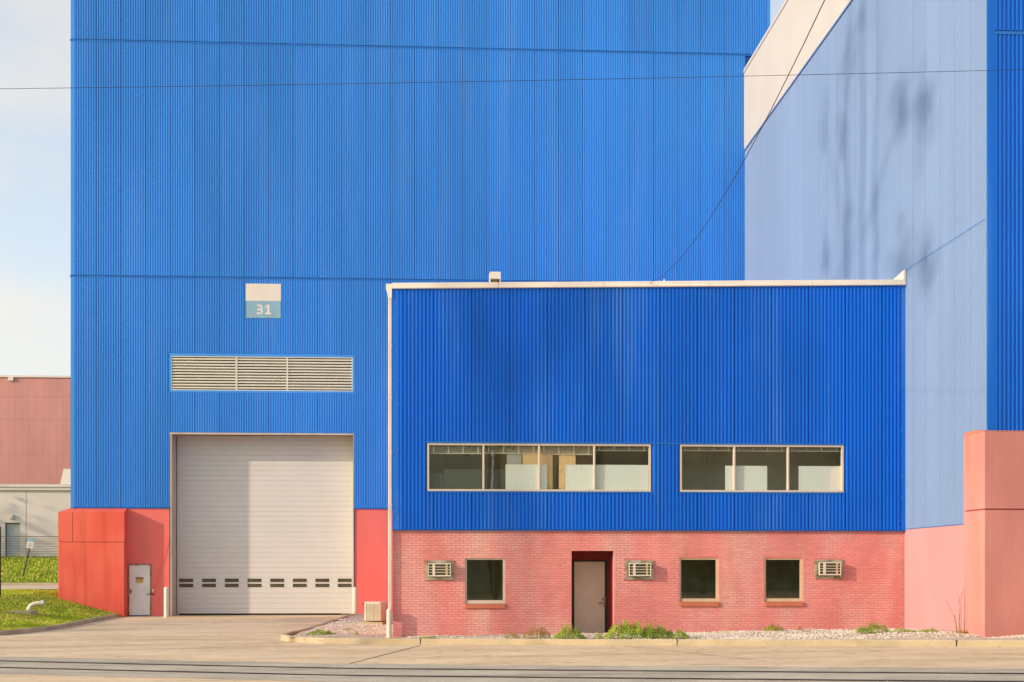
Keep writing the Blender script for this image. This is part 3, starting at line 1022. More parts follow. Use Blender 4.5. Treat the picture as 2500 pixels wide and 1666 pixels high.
mb = MB()
mb.prism([(YF + 0.06, 3.00), (YF - 0.03, 3.00), (YF - 0.03, 3.015), (YF - 0.005, 3.03), (YF + 0.06, 3.03)], 'x', AX0, AX1)
part("drip_flashing", mb, M['trim_blue'], annex)
# coping in lengths with joints
js = [AX0 - 0.01, 1.456, 4.335, 7.218, 10.082, AX1 - 0.005]
for a, b in zip(js, js[1:]):
    mb = MB()
    a2, b2 = a + 0.004, b - 0.004
    za, zb_ = cop_z(a2), cop_z(b2)
    pf = [(YF - 0.085, -0.155), (YF - 0.095, -0.14), (YF - 0.085, -0.01), (YF - 0.07, 0.0), (YF + 0.34, 0.0), (YF + 0.34, -0.155)]
    n = len(pf)
    A = [(a2, y, za + z) for y, z in pf]
    B = [(b2, y, zb_ + z) for y, z in pf]
    mb.face(A[::-1])
    mb.face(B)
    for i in range(n):
        j = (i + 1) % n
        mb.face([A[i], A[j], B[j], B[i]])
    part("coping", mb, M['white_coping'], annex)
# end flashing that climbs the wing wall
mb = MB()
mb.prism([(YF - 0.09, cop_z(12.6) + 0.002), (YF - 0.09, 10.19), (YF - 0.075, 10.19), (YF + 2.1, cop_z(12.6) + 0.06), (YF + 2.1, cop_z(12.6) + 0.002)], 'x', 12.63, 12.685)
part("end_flashing", mb, M['white_coping'], annex)
# gutter box and downspout
mb = MB()
gx0, gx1 = -1.575, -1.415
mb.prism([(gx0, 9.64), (gx0, 9.50), (gx0 + 0.035, 9.42), (gx0 + 0.055, 9.25), (gx1, 9.25), (gx1, 9.64)], 'y', YF - 0.05, YF + 0.12)
part("gutter_box", mb, M['white_coping'], annex)
ds = part("downspout", (lambda m: (m.cbox(-1.515, -1.417, YF - 0.03, YF + 0.07, 0.6, 9.28, 0.012), m)[-1])(MB()), M['downspout'], annex)
for z in (7.97, 6.56, 5.08, 3.67, 2.23):
    mb = MB()
    mb.box(-1.525, -1.407, YF - 0.036, YF + 0.072, z - 0.02, z + 0.02)
    part("strap", mb, M['downspout'], ds)

# ribbon windows
def ribbon_window(W, mull, blind_drop):
    x0, x1, z0, z1 = W
    fr = MB()
    fr.box(x0, x1, YF - 0.020, YF + 0.10, z0, z0 + 0.05)
    fr.box(x0, x1, YF - 0.020, YF + 0.10, z1 - 0.05, z1)
    fr.box(x0, x0 + 0.05, YF - 0.018, YF + 0.10, z0 + 0.05, z1 - 0.05)
    fr.box(x1 - 0.05, x1, YF - 0.018, YF + 0.10, z0 + 0.05, z1 - 0.05)
    w = part("ribbon_window", fr, M['window_frame'], annex)
    for x in mull:
        mb = MB()
        mb.cbox(x - 0.026, x + 0.026, YF - 0.016, YF + 0.10, z0 + 0.05, z1 - 0.05, 0.006)
        part("mullion", mb, M['window_frame'], w)
    ed = [x0 + 0.05] + [c for x in mull for c in (x - 0.026, x + 0.026)] + [x1 - 0.05]
    for i in range(0, len(ed), 2):
        a, b = ed[i], ed[i + 1]
        mb = MB()
        mb.face([(a, YF + 0.05, z0 + 0.05), (b, YF + 0.05, z0 + 0.05), (b, YF + 0.05, z1 - 0.05), (a, YF + 0.05, z1 - 0.05)])
        part("pane", mb, M['office_glass'], w)
        dr = blind_drop[i // 2]
        mb = MB()
        n = max(3, int(dr / 0.026))
        for k in range(n):
            z = z1 - 0.06 - k * dr / n
            mb.prism([(YF + 0.14, z - 0.012), (YF + 0.142, z - 0.014), (YF + 0.175, z + 0.004), (YF + 0.173, z + 0.007)], 'x', a + 0.02, b - 0.02)
        for t in (0.08, 0.36, 0.64, 0.92):
            xx = a + (b - a) * t
            mb.box(xx - 0.017, xx + 0.017, YF + 0.128, YF + 0.134, z1 - 0.05 - dr, z1 - 0.03)
        mb.box(a + 0.02, b - 0.02, YF + 0.135, YF + 0.18, z1 - 0.075 - dr, z1 - 0.055 - dr)
        part("blind", mb, M['blind'], w)
    mb = MB()
    mb.prism([(YF - 0.035, z0 - 0.045), (YF - 0.035, z0 - 0.02), (YF - 0.01, z0), (YF + 0.04, z0), (YF + 0.04, z0 - 0.045)], 'x', x0 - 0.03, x1 + 0.03)
    mb.prism([(YF - 0.025, z1 + 0.05), (YF - 0.035, z1), (YF + 0.04, z1), (YF + 0.04, z1 + 0.05)], 'x', x0 - 0.03, x1 + (0.77 if x0 < 0 else 0.03))
    part("flashing", mb, M['trim_blue'], w)
    return w
ribbon_window(W1, (1.058, 2.568, 4.076), (0.20, 0.19, 0.21, 0.10))
ribbon_window(W2, (7.933, 9.425), (0.09, 0.09, 0.09))
# rooms behind
mb = MB()
mb.wall(AX0 + 0.3, AX1 - 0.05, 3.1, 6.4, 35.6, 35.7)
mb.box(AX0 + 0.3, AX1 - 0.05, YF + 0.3, 35.6, 3.02, 3.1)
mb.box(AX0 + 0.3, AX1 - 0.05, YF + 0.3, 35.6, 5.9, 6.0)
mb.box(6.0, 6.1, YF + 0.3, 35.6, 3.1, 5.9)
mb.box(AX1 - 0.25, AX1 - 0.06, YF + 0.3, 35.6, 3.1, 5.9)
part("room", mb, M['interior'], annex)
def board(x0, x1, z1, label, m='board', dep=0.03, cat="board", grp=None, name="white_board", back=0.072):
    mb = MB()
    mb.prism([(YF + back, 4.02), (YF + back + 0.01, z1), (YF + back + 0.01 + dep, z1), (YF + back + dep, 4.02)], 'x', x0, x1)
    tag(part(name, mb, M[m]), label, cat, grp)
board(1.66, 2.79, 4.80, "white board propped behind the second and third panes of the left ribbon window", grp="white boards behind the office windows")
board(3.30, 5.56, 4.80, "wide white board at the right end of the left ribbon window", grp="white boards behind the office windows")
board(7.70, 8.86, 4.79, "white board behind the middle of the right ribbon window", grp="white boards behind the office windows")
board(9.74, 10.93, 4.79, "white board at the right end of the right ribbon window", grp="white boards behind the office windows")
board(2.13, 2.95, 5.2, "tan wooden panel left of the dark gap in the left ribbon window", 'tan_wall', 0.03, "panel", "tan boards behind the office glass", "wooden_board", 0.16)
board(3.12, 3.58, 5.2, "tan wooden panel right of the dark gap in the left ribbon window", 'tan_wall', 0.03, "panel", "tan boards behind the office glass", "wooden_board", 0.16)
board(1.70, 2.10, 5.2, "grey panel left of the tan panels in the left ribbon window", 'far_door', 0.03, "panel", None, "grey_board", 0.17)
board(-0.02, 1.86, 4.66, "dark cabinet back standing behind the first two office panes", 'cabinet', 0.40, "cabinet", name="cabinet")
board(-0.40, -0.04, 4.55, "low dark cabinet in the leftmost office pane", 'cabinet', 0.45, "cabinet", name="cabinet")

# brick ground floor
YB = YF + 0.07
WIN = [(0.559, 1.649, 0.885, 2.256), (6.43, 7.51, 0.925, 2.259), (8.784, 9.851, 0.925, 2.26)]
ACS = [(-0.527, 0.262, 1.652, 2.189), (4.925, 5.705, 1.659, 2.208), (10.184, 10.95, 1.681, 2.193)]
DOOR = (3.461, 4.617, 0.0, 2.446)
mb = MB()
mb.wall(AX0 + 0.01, AX1, 0.0, 3.0, YB, YB + 0.20, [DOOR] + [(a, b, c + 0.12, d) for a, b, c, d in WIN])
mb.box(AX0 + 0.012, AX0 + 0.2, YB + 0.201, 52.2, 0.0, 3.0)
bw = part("brick_wall", mb, M['mortar'], annex)
bl, bh, pl, ph, proud = 0.205, 0.060, 0.214, 0.0690, 0.007
unit = MB()
def brick_geo(mb, x0, x1, y, z0, z1):
    c = 0.003
    b = len(mb.v)
    mb.v += [(x0, y + proud + 0.002, z0), (x1, y + proud + 0.002, z0), (x1, y + proud + 0.002, z1), (x0, y + proud + 0.002, z1), (x0 + c, y, z0 + c), (x1 - c, y, z0 + c), (x1 - c, y, z1 - c), (x0 + c, y, z1 - c)]
    for q in ((4, 5, 6, 7), (0, 1, 5, 4), (1, 2, 6, 5), (2, 3, 7, 6), (3, 0, 4, 7)):
        mb.f.append(tuple(b + i for i in q))
        mb.m.append(0)
brick_geo(unit, 0, bl, 0, 0, bh)
unit_me = unit.mesh("brick", M['brick'])
full, cut = [], []
holes = [DOOR] + WIN + ACS
nc = int(3.0 / ph)
for r in range(nc):
    z0 = 3.0 - (r + 1) * ph + 0.004
    z1 = z0 + bh
    if z1 < 0.03:
        continue
    segs = [(AX0 + 0.012, AX1 - 0.002)]
    for h in holes:
        if h[2] < z1 - 0.012 and h[3] > z0 + 0.012:
            ns = []
            for a, b in segs:
                if h[1] <= a or h[0] >= b:
                    ns.append((a, b))
                else:
                    if h[0] - a > 0.01:
                        ns.append((a, h[0]))
                    if b - h[1] > 0.01:
                        ns.append((h[1], b))
            segs = ns
    x = AX0 - pl + (pl / 2 if r % 2 else 0)
    while x < AX1:
        for a, b in segs:
            c, d = max(a, x), min(b, x + bl)
            if d - c > 0.02:
                y = YB - proud + random.uniform(-0.002, 0.0015)
                zj = random.uniform(-0.0015, 0.0015)
                if d - c > bl - 1e-4:
                    full.append((c, y, z0 + zj))
                else:
                    cut.append((c, d, y, z0 + zj))
        x += pl
full.sort(key=lambda t: (t[0] - 2.4) ** 2 + (t[2] - 1.95) ** 2 * 4)
for (x, y, z) in full[:300]:
    link("brick", unit_me, bw, (x, y, z))
mb = MB()
for (x, y, z) in full[300:]:
    brick_geo(mb, x, x + bl, y, z, z + bh)
for (c, d, y, z) in cut:
    brick_geo(mb, c, d, y, z, z + bh)
part("brick", mb, M['brick'], bw, kind="stuff")

for k, (x0, x1, z0, z1) in enumerate(WIN):
    zs = z0 + 0.125
    mb = MB()
    yb = YB + 0.03
    f = 0.05
    mb.box(x0, x1, yb, yb + 0.09, zs, zs + 0.095)
    mb.box(x0, x1, yb, yb + 0.09, z1 - f, z1)
    mb.box(x0, x0 + f, yb + 0.003, yb + 0.09, zs + 0.095, z1 - f)
    mb.box(x1 - f - 0.01, x1, yb + 0.003, yb + 0.09, zs + 0.095, z1 - f)
    mb.box(x0 + 0.01, x1 - 0.01, yb - 0.012, yb, zs + 0.005, zs + 0.035)
    w = part("window", mb, M['cream_frame'] if k else M['window_frame'], annex)
    mb = MB()
    mb.face([(x0 + f, yb + 0.05, zs + 0.095), (x1 - f - 0.01, yb + 0.05, zs + 0.095), (x1 - f - 0.01, yb + 0.05, z1 - f), (x0 + f, yb + 0.05, z1 - f)])
    part("pane", mb, M['dark_glass'], w)
    mb = MB()
    mb.cbox(x0 + 0.005, x1 - 0.005, YB - 0.055, YB + 0.19, z0, z0 + 0.122, 0.006)
    part("sill", mb, M['sill'], w)
    mb = MB()
    mb.box(x0 - 0.2, x1 + 0.2, YB + 0.9, YB + 0.95, 0.4, 2.9)
    mb.box(x0 - 0.2, x0 - 0.15, YB + 0.2, YB + 0.9, 0.4, 2.9)
    mb.box(x1 + 0.15, x1 + 0.2, YB + 0.2, YB + 0.9, 0.4, 2.9)
    part("dark_room", mb, M['room_wall'], w)

# recessed office door
YR = YF + 1.0
od = part("entrance_door", (lambda m: (m.cbox(3.63, 4.49, YR, YR + 0.05, 0.02, 2.16, 0.004), m)[-1])(MB()), M['office_door'], annex)
mb = MB()
mb.box(3.56, 3.63, YR - 0.02, YR + 0.06, 0, 2.21)
mb.box(4.49, 4.56, YR - 0.02, YR + 0.06, 0, 2.21)
mb.box(3.63, 4.49, YR - 0.02, YR + 0.06, 2.16, 2.21)
part("door_frame", mb, M['dark_frame'], od)
mb = MB()
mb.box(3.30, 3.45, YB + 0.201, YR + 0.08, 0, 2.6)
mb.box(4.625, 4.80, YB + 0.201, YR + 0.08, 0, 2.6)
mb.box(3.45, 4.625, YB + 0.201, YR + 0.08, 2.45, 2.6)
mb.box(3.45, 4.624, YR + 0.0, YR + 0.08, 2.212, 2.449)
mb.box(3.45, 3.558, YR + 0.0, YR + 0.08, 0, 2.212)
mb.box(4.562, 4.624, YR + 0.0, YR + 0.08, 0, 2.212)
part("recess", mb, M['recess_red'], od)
mb = MB()
mb.box(3.45, 4.62, YB + 0.02, YR, 0.0, 0.145)
part("threshold", mb, M['kerb'], od)
mb = MB()
mb.tube([(4.425, YR, 1.0), (4.425, YR - 0.06, 1.0), (4.30, YR - 0.07, 1.0)], 0.014, 8)
mb.tube([(4.425, YR, 1.1), (4.425, YR - 0.02, 1.1)], 0.025, 10)
part("handle", mb, M['brass'], od)
mb = MB()
mb.tube([(4.475, YR - 0.015, 0.92), (4.505, YR - 0.06, 0.94), (4.51, YR - 0.06, 1.16), (4.475, YR - 0.015, 1.18)], 0.012, 8)
mb.box(4.46, 4.52, YR - 0.022, YR - 0.005, 0.90, 1.20)
part("latch_guard", mb, M['brass'], od)

# wall air conditioners
ac_label = ["wall air conditioner left of the first small window, nearest the downspout", "wall air conditioner just right of the recessed office door", "wall air conditioner at the right end of the brick wall"]
def make_ac():
    t = thing("wall_air_conditioner", ac_label[0], "air conditioner", (0, 0, 0), 0, "air conditioners set in the brick wall")
    w, h = 0.78, 0.53
    mb = MB()
    mb.wall(-w / 2, w / 2, 0, h, -0.03, 0.10, [(-w / 2 + 0.075, w / 2 - 0.075, 0.085, h - 0.10)])
    part("sleeve", mb, M['ac_metal'], t, local=True)
    bx, bz0, bz1, d = 0.305, 0.10, 0.455, -0.165
    mb = MB()
    mb.box(-bx + 0.008, bx - 0.008, d + 0.025, 0.12, bz0 + 0.006, bz1 - 0.006)
    part("cabinet", mb, M['ac_metal'], t, local=True)
    g = MB()
    g.box(-bx, bx, d, d + 0.045, bz0, bz0 + 0.035)
    g.box(-bx, bx, d, d + 0.045, bz1 - 0.028, bz1)
    g.box(-bx, -bx + 0.02, d, d + 0.045, bz0 + 0.035, bz1 - 0.028)
    g.box(bx - 0.022, bx, d, d + 0.045, bz0 + 0.035, bz1 - 0.028)
    g.box(-bx + 0.115, -bx + 0.185, d + 0.002, d + 0.04, bz0 + 0.035, bz1 - 0.028)
    for k in range(1, 4):
        z = bz0 + 0.035 + (bz1 - bz0 - 0.063) * k / 4
        g.box(-bx + 0.02, bx - 0.022, d + 0.006, d + 0.03, z - 0.008, z + 0.008)
    gr = part("grille", g, M['ac_cream'], t, local=True)
    mb = MB()
    mb.box(bx - 0.14, bx - 0.085, d + 0.001, d + 0.04, bz0 + 0.036, bz1 - 0.029)
    part("grille_bar", mb, M['ac_tan'], gr, local=True)
    mb = MB()
    mb.box(-bx + 0.012, bx - 0.012, d + 0.018, d + 0.024, bz0 + 0.02, bz1 - 0.02)
    part("coil", mb, M['ac_dark'], gr, local=True)
    mb = MB()
    mb.tube([(bx - 0.02, d + 0.02, bz0 + 0.01), (bx - 0.015, d, bz0 - 0.02), (bx + 0.0, d - 0.01, bz0 - 0.06)], 0.006, 6)
    part("drain_tube", mb, M['ac_tan'], t, local=True)
    return t
ac0 = make_ac()
for i, a in enumerate(ACS):
    o = ac0 if i == 0 else copy_tree(ac0)
    o.location = ((a[0] + a[1]) / 2, YB - 0.004, a[2] + 0.003)
    o["label"] = ac_label[i]
    o["group"] = "air conditioners set in the brick wall"

# roof hood behind the parapet
hd = thing("roof_hood", "white sheet metal hood standing above the annex coping", "roof vent", (1.38, YF + 0.6, 9.55))
mb = MB()
hx0, hx1, hy0, hy1 = 1.24, 1.545, YF + 0.45, YF + 0.85
mb.box(hx0, hx0 + 0.025, hy0, hy1, 9.56, 10.12)
mb.box(hx1 - 0.025, hx1, hy0, hy1, 9.56, 10.12)
mb.prism([(hy0, 9.93), (hy0, 10.105), (hy0 + 0.04, 10.13), (hy1, 10.13), (hy1, 9.56), (hy1 - 0.03, 9.56), (hy1 - 0.03, 9.93)], 'x', hx0 + 0.026, hx1 - 0.026)
part("casing", mb, M['white_coping'], hd)
mb = MB()
mb.box(hx0 + 0.026, hx1 - 0.026, hy0 + 0.12, hy0 + 0.14, 9.56, 9.93)
part("opening", mb, M['rust_frame'], hd)
mb = MB()
mb.tube([(6.05, YF + 0.3, 9.5), (6.05, YF + 0.3, 9.93)], 0.02, 8)
tag(part("roof_pipe", mb, M['white_coping']), "tiny white pipe tip above the middle of the annex coping", "pipe")

# ================================================================== RIGHT WING
XW, YN = 12.711, 28.63
wing = thing("right_wing", "right wing with long sunlit blue ribbed side wall and white parapet above pink concrete", "building", (18, 40, 0))
mb = MB()
mb.box(XW + 0.06, 40, YN + 0.06, YM + 0.02, 0, 23.0)
part("wall_core", mb, M['trim_blue'], wing)
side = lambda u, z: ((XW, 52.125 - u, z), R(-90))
siding(wing, M['wing_blue_sunlit'], 0.9395, 0.0, -0.14, 52.125 - YN - 0.03, 3.06, 19.72, side, h=0.012)
siding(wing, M['annex_blue'], 1.0, XW + 0.16 - 0.02, XW + 0.165, 20.0, 5.20, 14.48, lambda u, z: ((u, YN, z), 0.0), h=0.026)
siding(wing, M['annex_blue'], 1.0, XW + 0.16 - 0.02, XW + 0.165, 20.0, 14.58, 22.95, lambda u, z: ((u, YN, z), 0.0), h=0.026)
mb = MB()
mb.prism([(XW + 0.0, YN + 0.06), (XW + 0.0, YN - 0.018), (XW + 0.17, YN - 0.018), (XW + 0.18, YN + 0.05)], 'z', 5.2, 22.95)
part("corner_trim", mb, M['annex_blue'], wing)
mb = MB()
mb.prism([(YN + 0.05, 14.48), (YN - 0.03, 14.485), (YN - 0.02, 14.53), (YN + 0.0, 14.58), (YN + 0.05, 14.58)], 'x', XW + 0.165, 20)
part("belt_flashing", mb, M['trim_blue'], wing)
# white parapet
pw = MB()
pw.box(XW - 0.045, XW + 0.3, YN - 0.05, YM - 0.03, 19.72, 22.93)
part("parapet", pw, M['white_metal'], wing)
mb = MB()
mb.box(XW - 0.075, XW + 0.4, YN - 0.08, YM - 0.025, 22.94, 23.08)
part("coping", mb, M['white_metal'], wing)
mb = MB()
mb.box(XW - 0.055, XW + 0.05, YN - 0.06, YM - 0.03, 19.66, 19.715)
part("drip_flashing", mb, M['wing_blue_sunlit'], wing)
# pink base
mb = MB()
mb.box(XW - 0.013, XW + 0.3, 29.0, 36.5, 0, 3.045)
part("base_wall", mb, M['pink_base'], wing)
mb = MB()
mb.box(XW - 0.03, XW + 0.05, 29.25, 36.5, 3.046, 3.06)
part("drip_flashing", mb, M['trim_blue'], wing)
for z0, z1 in ((0.0, 3.315), (3.345, 5.12)):
    mb = MB()
    X0, Y0, Y1, c = 12.4, 28.12, 29.24, 0.02
    poly = [(X0, Y1), (X0, Y0 + c), (X0 + c, Y0), (21, Y0), (21, Y1)]
    b = len(mb.v)
    mb.prism(poly, 'z', z0, z1)
    part("base_block", mb, M['pink_block'], wing)
mb = MB()
mb.box(12.43, 20.9, 28.15, 29.2, 3.2, 3.5)
part("block_core", mb, M['recess_red'], wing)
mb = MB()
mb.prism([(28.12, 5.123), (28.60, 5.20), (29.22, 5.20), (29.22, 5.123)], 'x', 12.405, 21)
part("block_top", mb, M['sill'], wing)
# level conduit on the side wall
mb = MB()
mb.tube([(XW - 0.03, 28.72, 10.19), (XW - 0.03, 33.8, 10.19)], 0.0055, 6)
part("conduit", mb, M['hall_blue'], wing)

# ================================================================== THINGS ON THE GROUND
def bollard(x, y, z0, r, h, label, m='pipe_white'):
    t = thing("bollard", label, "bollard", (x, y, z0), 0, "white steel bollards at the walls")
    mb = MB()
    mb.tube([(0, 0, -0.05), (0, 0, h - 0.05), (0, 0, h - 0.02), (0, 0, h)], [r, r, r * 0.9, r * 0.55], 20)
    part("post", mb, M[m], t, smooth=False, local=True)
    mb = MB()
    mb.tube([(0, 0, -0.05), (0, 0, 0.012)], [r * 1.5, r * 1.35], 16)
    part("footing", mb, M['concrete'], t, local=True)
bollard(-11.24, 51.3, 0.0, 0.105, 1.23, "white bollard between grey service door and roller door")
bollard(-3.60, 50.75, 0.0, 0.105, 1.22, "white bollard at the right jamb of the roller door")
bollard(-1.485, 33.72, 0.08, 0.066, 0.80, "thin white bollard guarding the foot of the downspout")

# outdoor condenser
cd = thing("condenser_unit", "cream outdoor condenser unit on the gravel beside the downspout", "condenser", (-2.28, 42.2, 0.16), R(-14))
w_, d_, h_ = 0.56, 0.95, 0.70
mb = MB()
mb.cbox(-w_ / 2, w_ / 2, -d_ / 2, d_ / 2, 0.06, h_, 0.03)
part("casing", mb, M['cond'], cd, local=True)
mb = MB()
for k in range(4):
    x = -w_ / 2 + 0.07 + k * 0.125
    mb.box(x, x + 0.105, -d_ / 2 - 0.006, -d_ / 2 + 0.01, 0.11, h_ - 0.06)
part("grille", mb, M['cond_grill'], cd, local=True)
mb = MB()
for k in range(5):
    x = -w_ / 2 + 0.06 + k * 0.125
    mb.box(x - 0.008, x + 0.008, -d_ / 2 - 0.014, -d_ / 2 + 0.0, 0.10, h_ - 0.05)
part("grille_bar", mb, M['cond'], cd, local=True)
mb = MB()
mb.box(-w_ / 2 - 0.15, w_ / 2 + 0.1, -d_ / 2 - 0.12, d_ / 2 + 0.1, -0.06, 0.03)
part("pad", mb, M['kerb'], cd, local=True)

# drain pipe on the bank and its slab
pz = bank_z(-14.95, 46.0)
dp = thing("drain_pipe", "white bent drain pipe sticking out of the grass bank", "pipe", (-14.98, 46.0, pz))
mb = MB()
mb.tube([(-0.02, -0.05, -0.12), (0.0, -0.02, 0.05), (0.06, 0, 0.17), (0.17, 0.02, 0.235), (0.34, 0.05, 0.26), (0.50, 0.08, 0.27)], 0.085, 14)
part("elbow", mb, M['pipe_white'], dp, smooth=True, local=True)
mb = MB()
mb.tube([(0.40, 0.06, 0.263), (0.50, 0.08, 0.272)], 0.097, 14)
part("collar", mb, M['pipe_white'], dp, local=True)
mb = MB()
zs_ = bank_z(-15.0, 45.2)
mb.prism([(-15.62, 44.75), (-15.2, 44.62), (-14.5, 44.7), (-14.38, 45.05), (-14.6, 45.3), (-15.5, 45.25)], 'z', zs_ - 0.1, zs_ + 0.06)
tag(part("drain_slab", mb, M['kerb']), "broken concrete slab in the grass below the bent drain pipe", "slab")

# leaning sign on the far slope
ls = thing("leaning_sign", "small white notice with blue top on a leaning dark post", "sign", (-22.04, 66.5, 1.4))
b0 = Vector((-22.04, 66.5, 1.3)); b1 = Vector((-21.56, 66.4, 3.2))
mb = MB()
mb.tube([b0, b1], 0.04, 8)
part("post", mb, M['dark_frame'], ls)
tv = (b1 - b0).normalized(); sd_ = Vector((tv.z, 0, -tv.x)).normalized()
def tilt_plate(c, w, h, y0, m, nm):
    mb = MB()
    pts = [c - sd_ * w / 2, c + sd_ * w / 2, c + sd_ * w / 2 + tv * h, c - sd_ * w / 2 + tv * h]
    fr_ = [(p.x, y0, p.z) for p in pts]
    bk = [(p.x, y0 + 0.02, p.z) for p in pts]
    mb.face(fr_)
    mb.face(bk[::-1])
    for i in range(4):
        j = (i + 1) % 4
        mb.face([fr_[j], fr_[i], bk[i], bk[j]])
    part(nm, mb, M[m], ls)
c0 = b0 + tv * 1.80
tilt_plate(c0, 0.34, 0.34, 66.34, 'sign_white', "notice_panel")
tilt_plate(c0 + tv * 0.345, 0.32, 0.16, 66.345, 'sign_blue', "blue_panel")
for k in range(3):
    tilt_plate(c0 + tv * (0.07 + 0.08 * k), 0.22, 0.025, 66.334, 'fence_wire', "print_line")

# dark post at the very left
mb = MB()
mb.tube([(-16.72, 48, 0.3), (-16.72, 48, 3.5)], 0.05, 10)
mb.tube([(-16.72, 48, 3.5), (-16.72, 48, 3.56)], [0.07, 0.03], 10)
tag(part("steel_post", mb, M['dark_frame']), "dark steel post at the very left edge on the grass bank", "post")

# wire fence
fn = thing("wire_fence", "low fence of thin horizontal wires in front of the white building", "fence", (-24, 75.4, 2.5))
for k in range(9):
    z = 2.72 + k * 0.145
    mb = MB()
    mb.tube([(-45, 75.4, z), (-15, 75.4, z)], 0.014 if k < 8 else 0.022, 5)
    part("wire", mb, M['fence_wire'], fn)
for x in (-43, -39, -35, -31, -27, -19, -15):
    mb = MB()
    mb.tube([(x, 75.45, 2.3), (x, 75.45, 3.95)], 0.03, 8)
    part("post", mb, M['fence_wire'], fn)

# white building at far left
wb = thing("white_building", "low cream white building with grey door behind the wire fence", "building", (-30, 77, 2.6))
mb = MB()
mb.wall(-60, -12, 2.2, 6.72, 77, 77.3, [(-26.50, -25.60, 2.70, 4.75)])
mb.box(-60, -59.7, 77.3, 92, 2.2, 6.72)
mb.box(-12.3, -12, 77.3, 92, 2.2, 6.72)
mb.box(-60, -12, 91.7, 92, 2.2, 6.72)
part("wall", mb, M['far_white'], wb)
mb = MB()
mb.box(-60.1, -11.9, 76.85, 92.1, 6.72, 6.90)
mb.box(-60.15, -11.85, 76.78, 92.2, 6.905, 7.08)
part("roof_edge", mb, M['far_white'], wb)
d = part("door", (lambda m: (m.box(-26.45, -25.65, 77.16, 77.22, 2.74, 4.70), m)[-1])(MB()), M['far_door'], wb)
mb = MB()
mb.tube([(-26.38, 77.16, 3.72), (-26.38, 77.08, 3.72), (-26.27, 77.07, 3.72)], 0.025, 8)
part("handle", mb, M['white_metal'], d)
mb = MB()
mb.box(-25.262, -25.245, 76.992, 77.0, 2.2, 6.72)
part("wall_joint", mb, M['fence_wire'], wb)
mb = MB()
mb.cbox(-26.19, -25.98, 76.84, 76.998, 4.98, 5.24, 0.03)
part("wall_lamp", mb, M['far_white'], wb)
mb = MB()
mb.prism([(-26.55, 7.09), (-26.17, 8.85), (-20, 8.85), (-20, 7.09)], 'y', 87.5, 90)
part("roof_bulkhead", mb, M['far_white'], wb)

# dusty red building behind
rb = thing("far_red_building", "tall dusty pink panelled building far behind the white one", "building", (-40, 100, 2))
mb = MB()
mb.box(-90, -15, 100.06, 140, 0, 17.0)
part("wall_core", mb, M['far_pink'], rb)
mb = MB()
mb.box(-90.2, -14.8, 99.9, 140.2, 17.0, 17.15)
part("coping", mb, M['far_white'], rb)
mb = MB()
mb.cbox(-34.13, -33.73, 99.85, 100.05, 16.72, 17.0, 0.02)
part("vent_box", mb, M['far_white'], rb)
pcache = {}
zr = [6.0, 8.5, 11.0, 13.7, 15.5, 16.98]
for i in range(18):
    for j in range(5):
        hgt = round(zr[j + 1] - zr[j] - 0.008, 3)
        if hgt not in pcache:
            q = MB()
            q.cbox(0, 0.526, 0, 0.06, 0, hgt, 0.003)
            pcache[hgt] = q.mesh("wall_panel", M['far_pink'])
        link("wall_panel", pcache[hgt], rb, (-36.8 + i * 0.53, 100.0 + random.uniform(-0.003, 0.003), zr[j]))

# ================================================================== CABLES AND POLES
def pole(x, y, top, label):
    t = thing("utility_pole", label, "utility pole", (x, y, 0), 0, "wooden utility poles along the street")
    mb = MB()
    mb.tube([(0, 0, -0.3), (0, 0, top)], [0.17, 0.12], 12)
    part("mast", mb, M['pole_wood'], t, local=True)
    mb = MB()
    mb.box(-0.06, 0.06, -1.0, 1.0, top - 0.55, top - 0.42)
    part("crossarm", mb, M['pole_wood'], t, local=True)
pole(-27, 26, 12.4, "wooden utility pole beyond the left edge carrying the long overhead wire")
pole(27, 26, 14.0, "wooden utility pole beyond the right edge carrying the long overhead wire")
pole(3.1, -8, 12.6, "wooden utility pole behind the viewer holding the service cable")
mb = MB()
pts = []
for i in range(41):
    t = i / 40
    x = -27 + 54 * t
    z = 12.09 + 0.0390 * x + 0.0003 * (x * x - 60)
    pts.append((x, 26, z))
mb.tube(pts, 0.0055, 5)
tag(part("overhead_wire", mb, M['wire']), "thin dark wire stretched nearly level across the whole blue facade", "cable")
mb = MB()
pts = []
for i in range(46):
    y = 37 - i
    pts.append((4.32 + 0.0639 * (y - 14), y, 8.30 + 0.0062 * (y - 18.5) ** 2))
mb.tube(pts, 0.0065, 6)
tag(part("service_cable", mb, M['wire']), "dark sagging cable dropping across the white parapet to the annex roof", "cable")

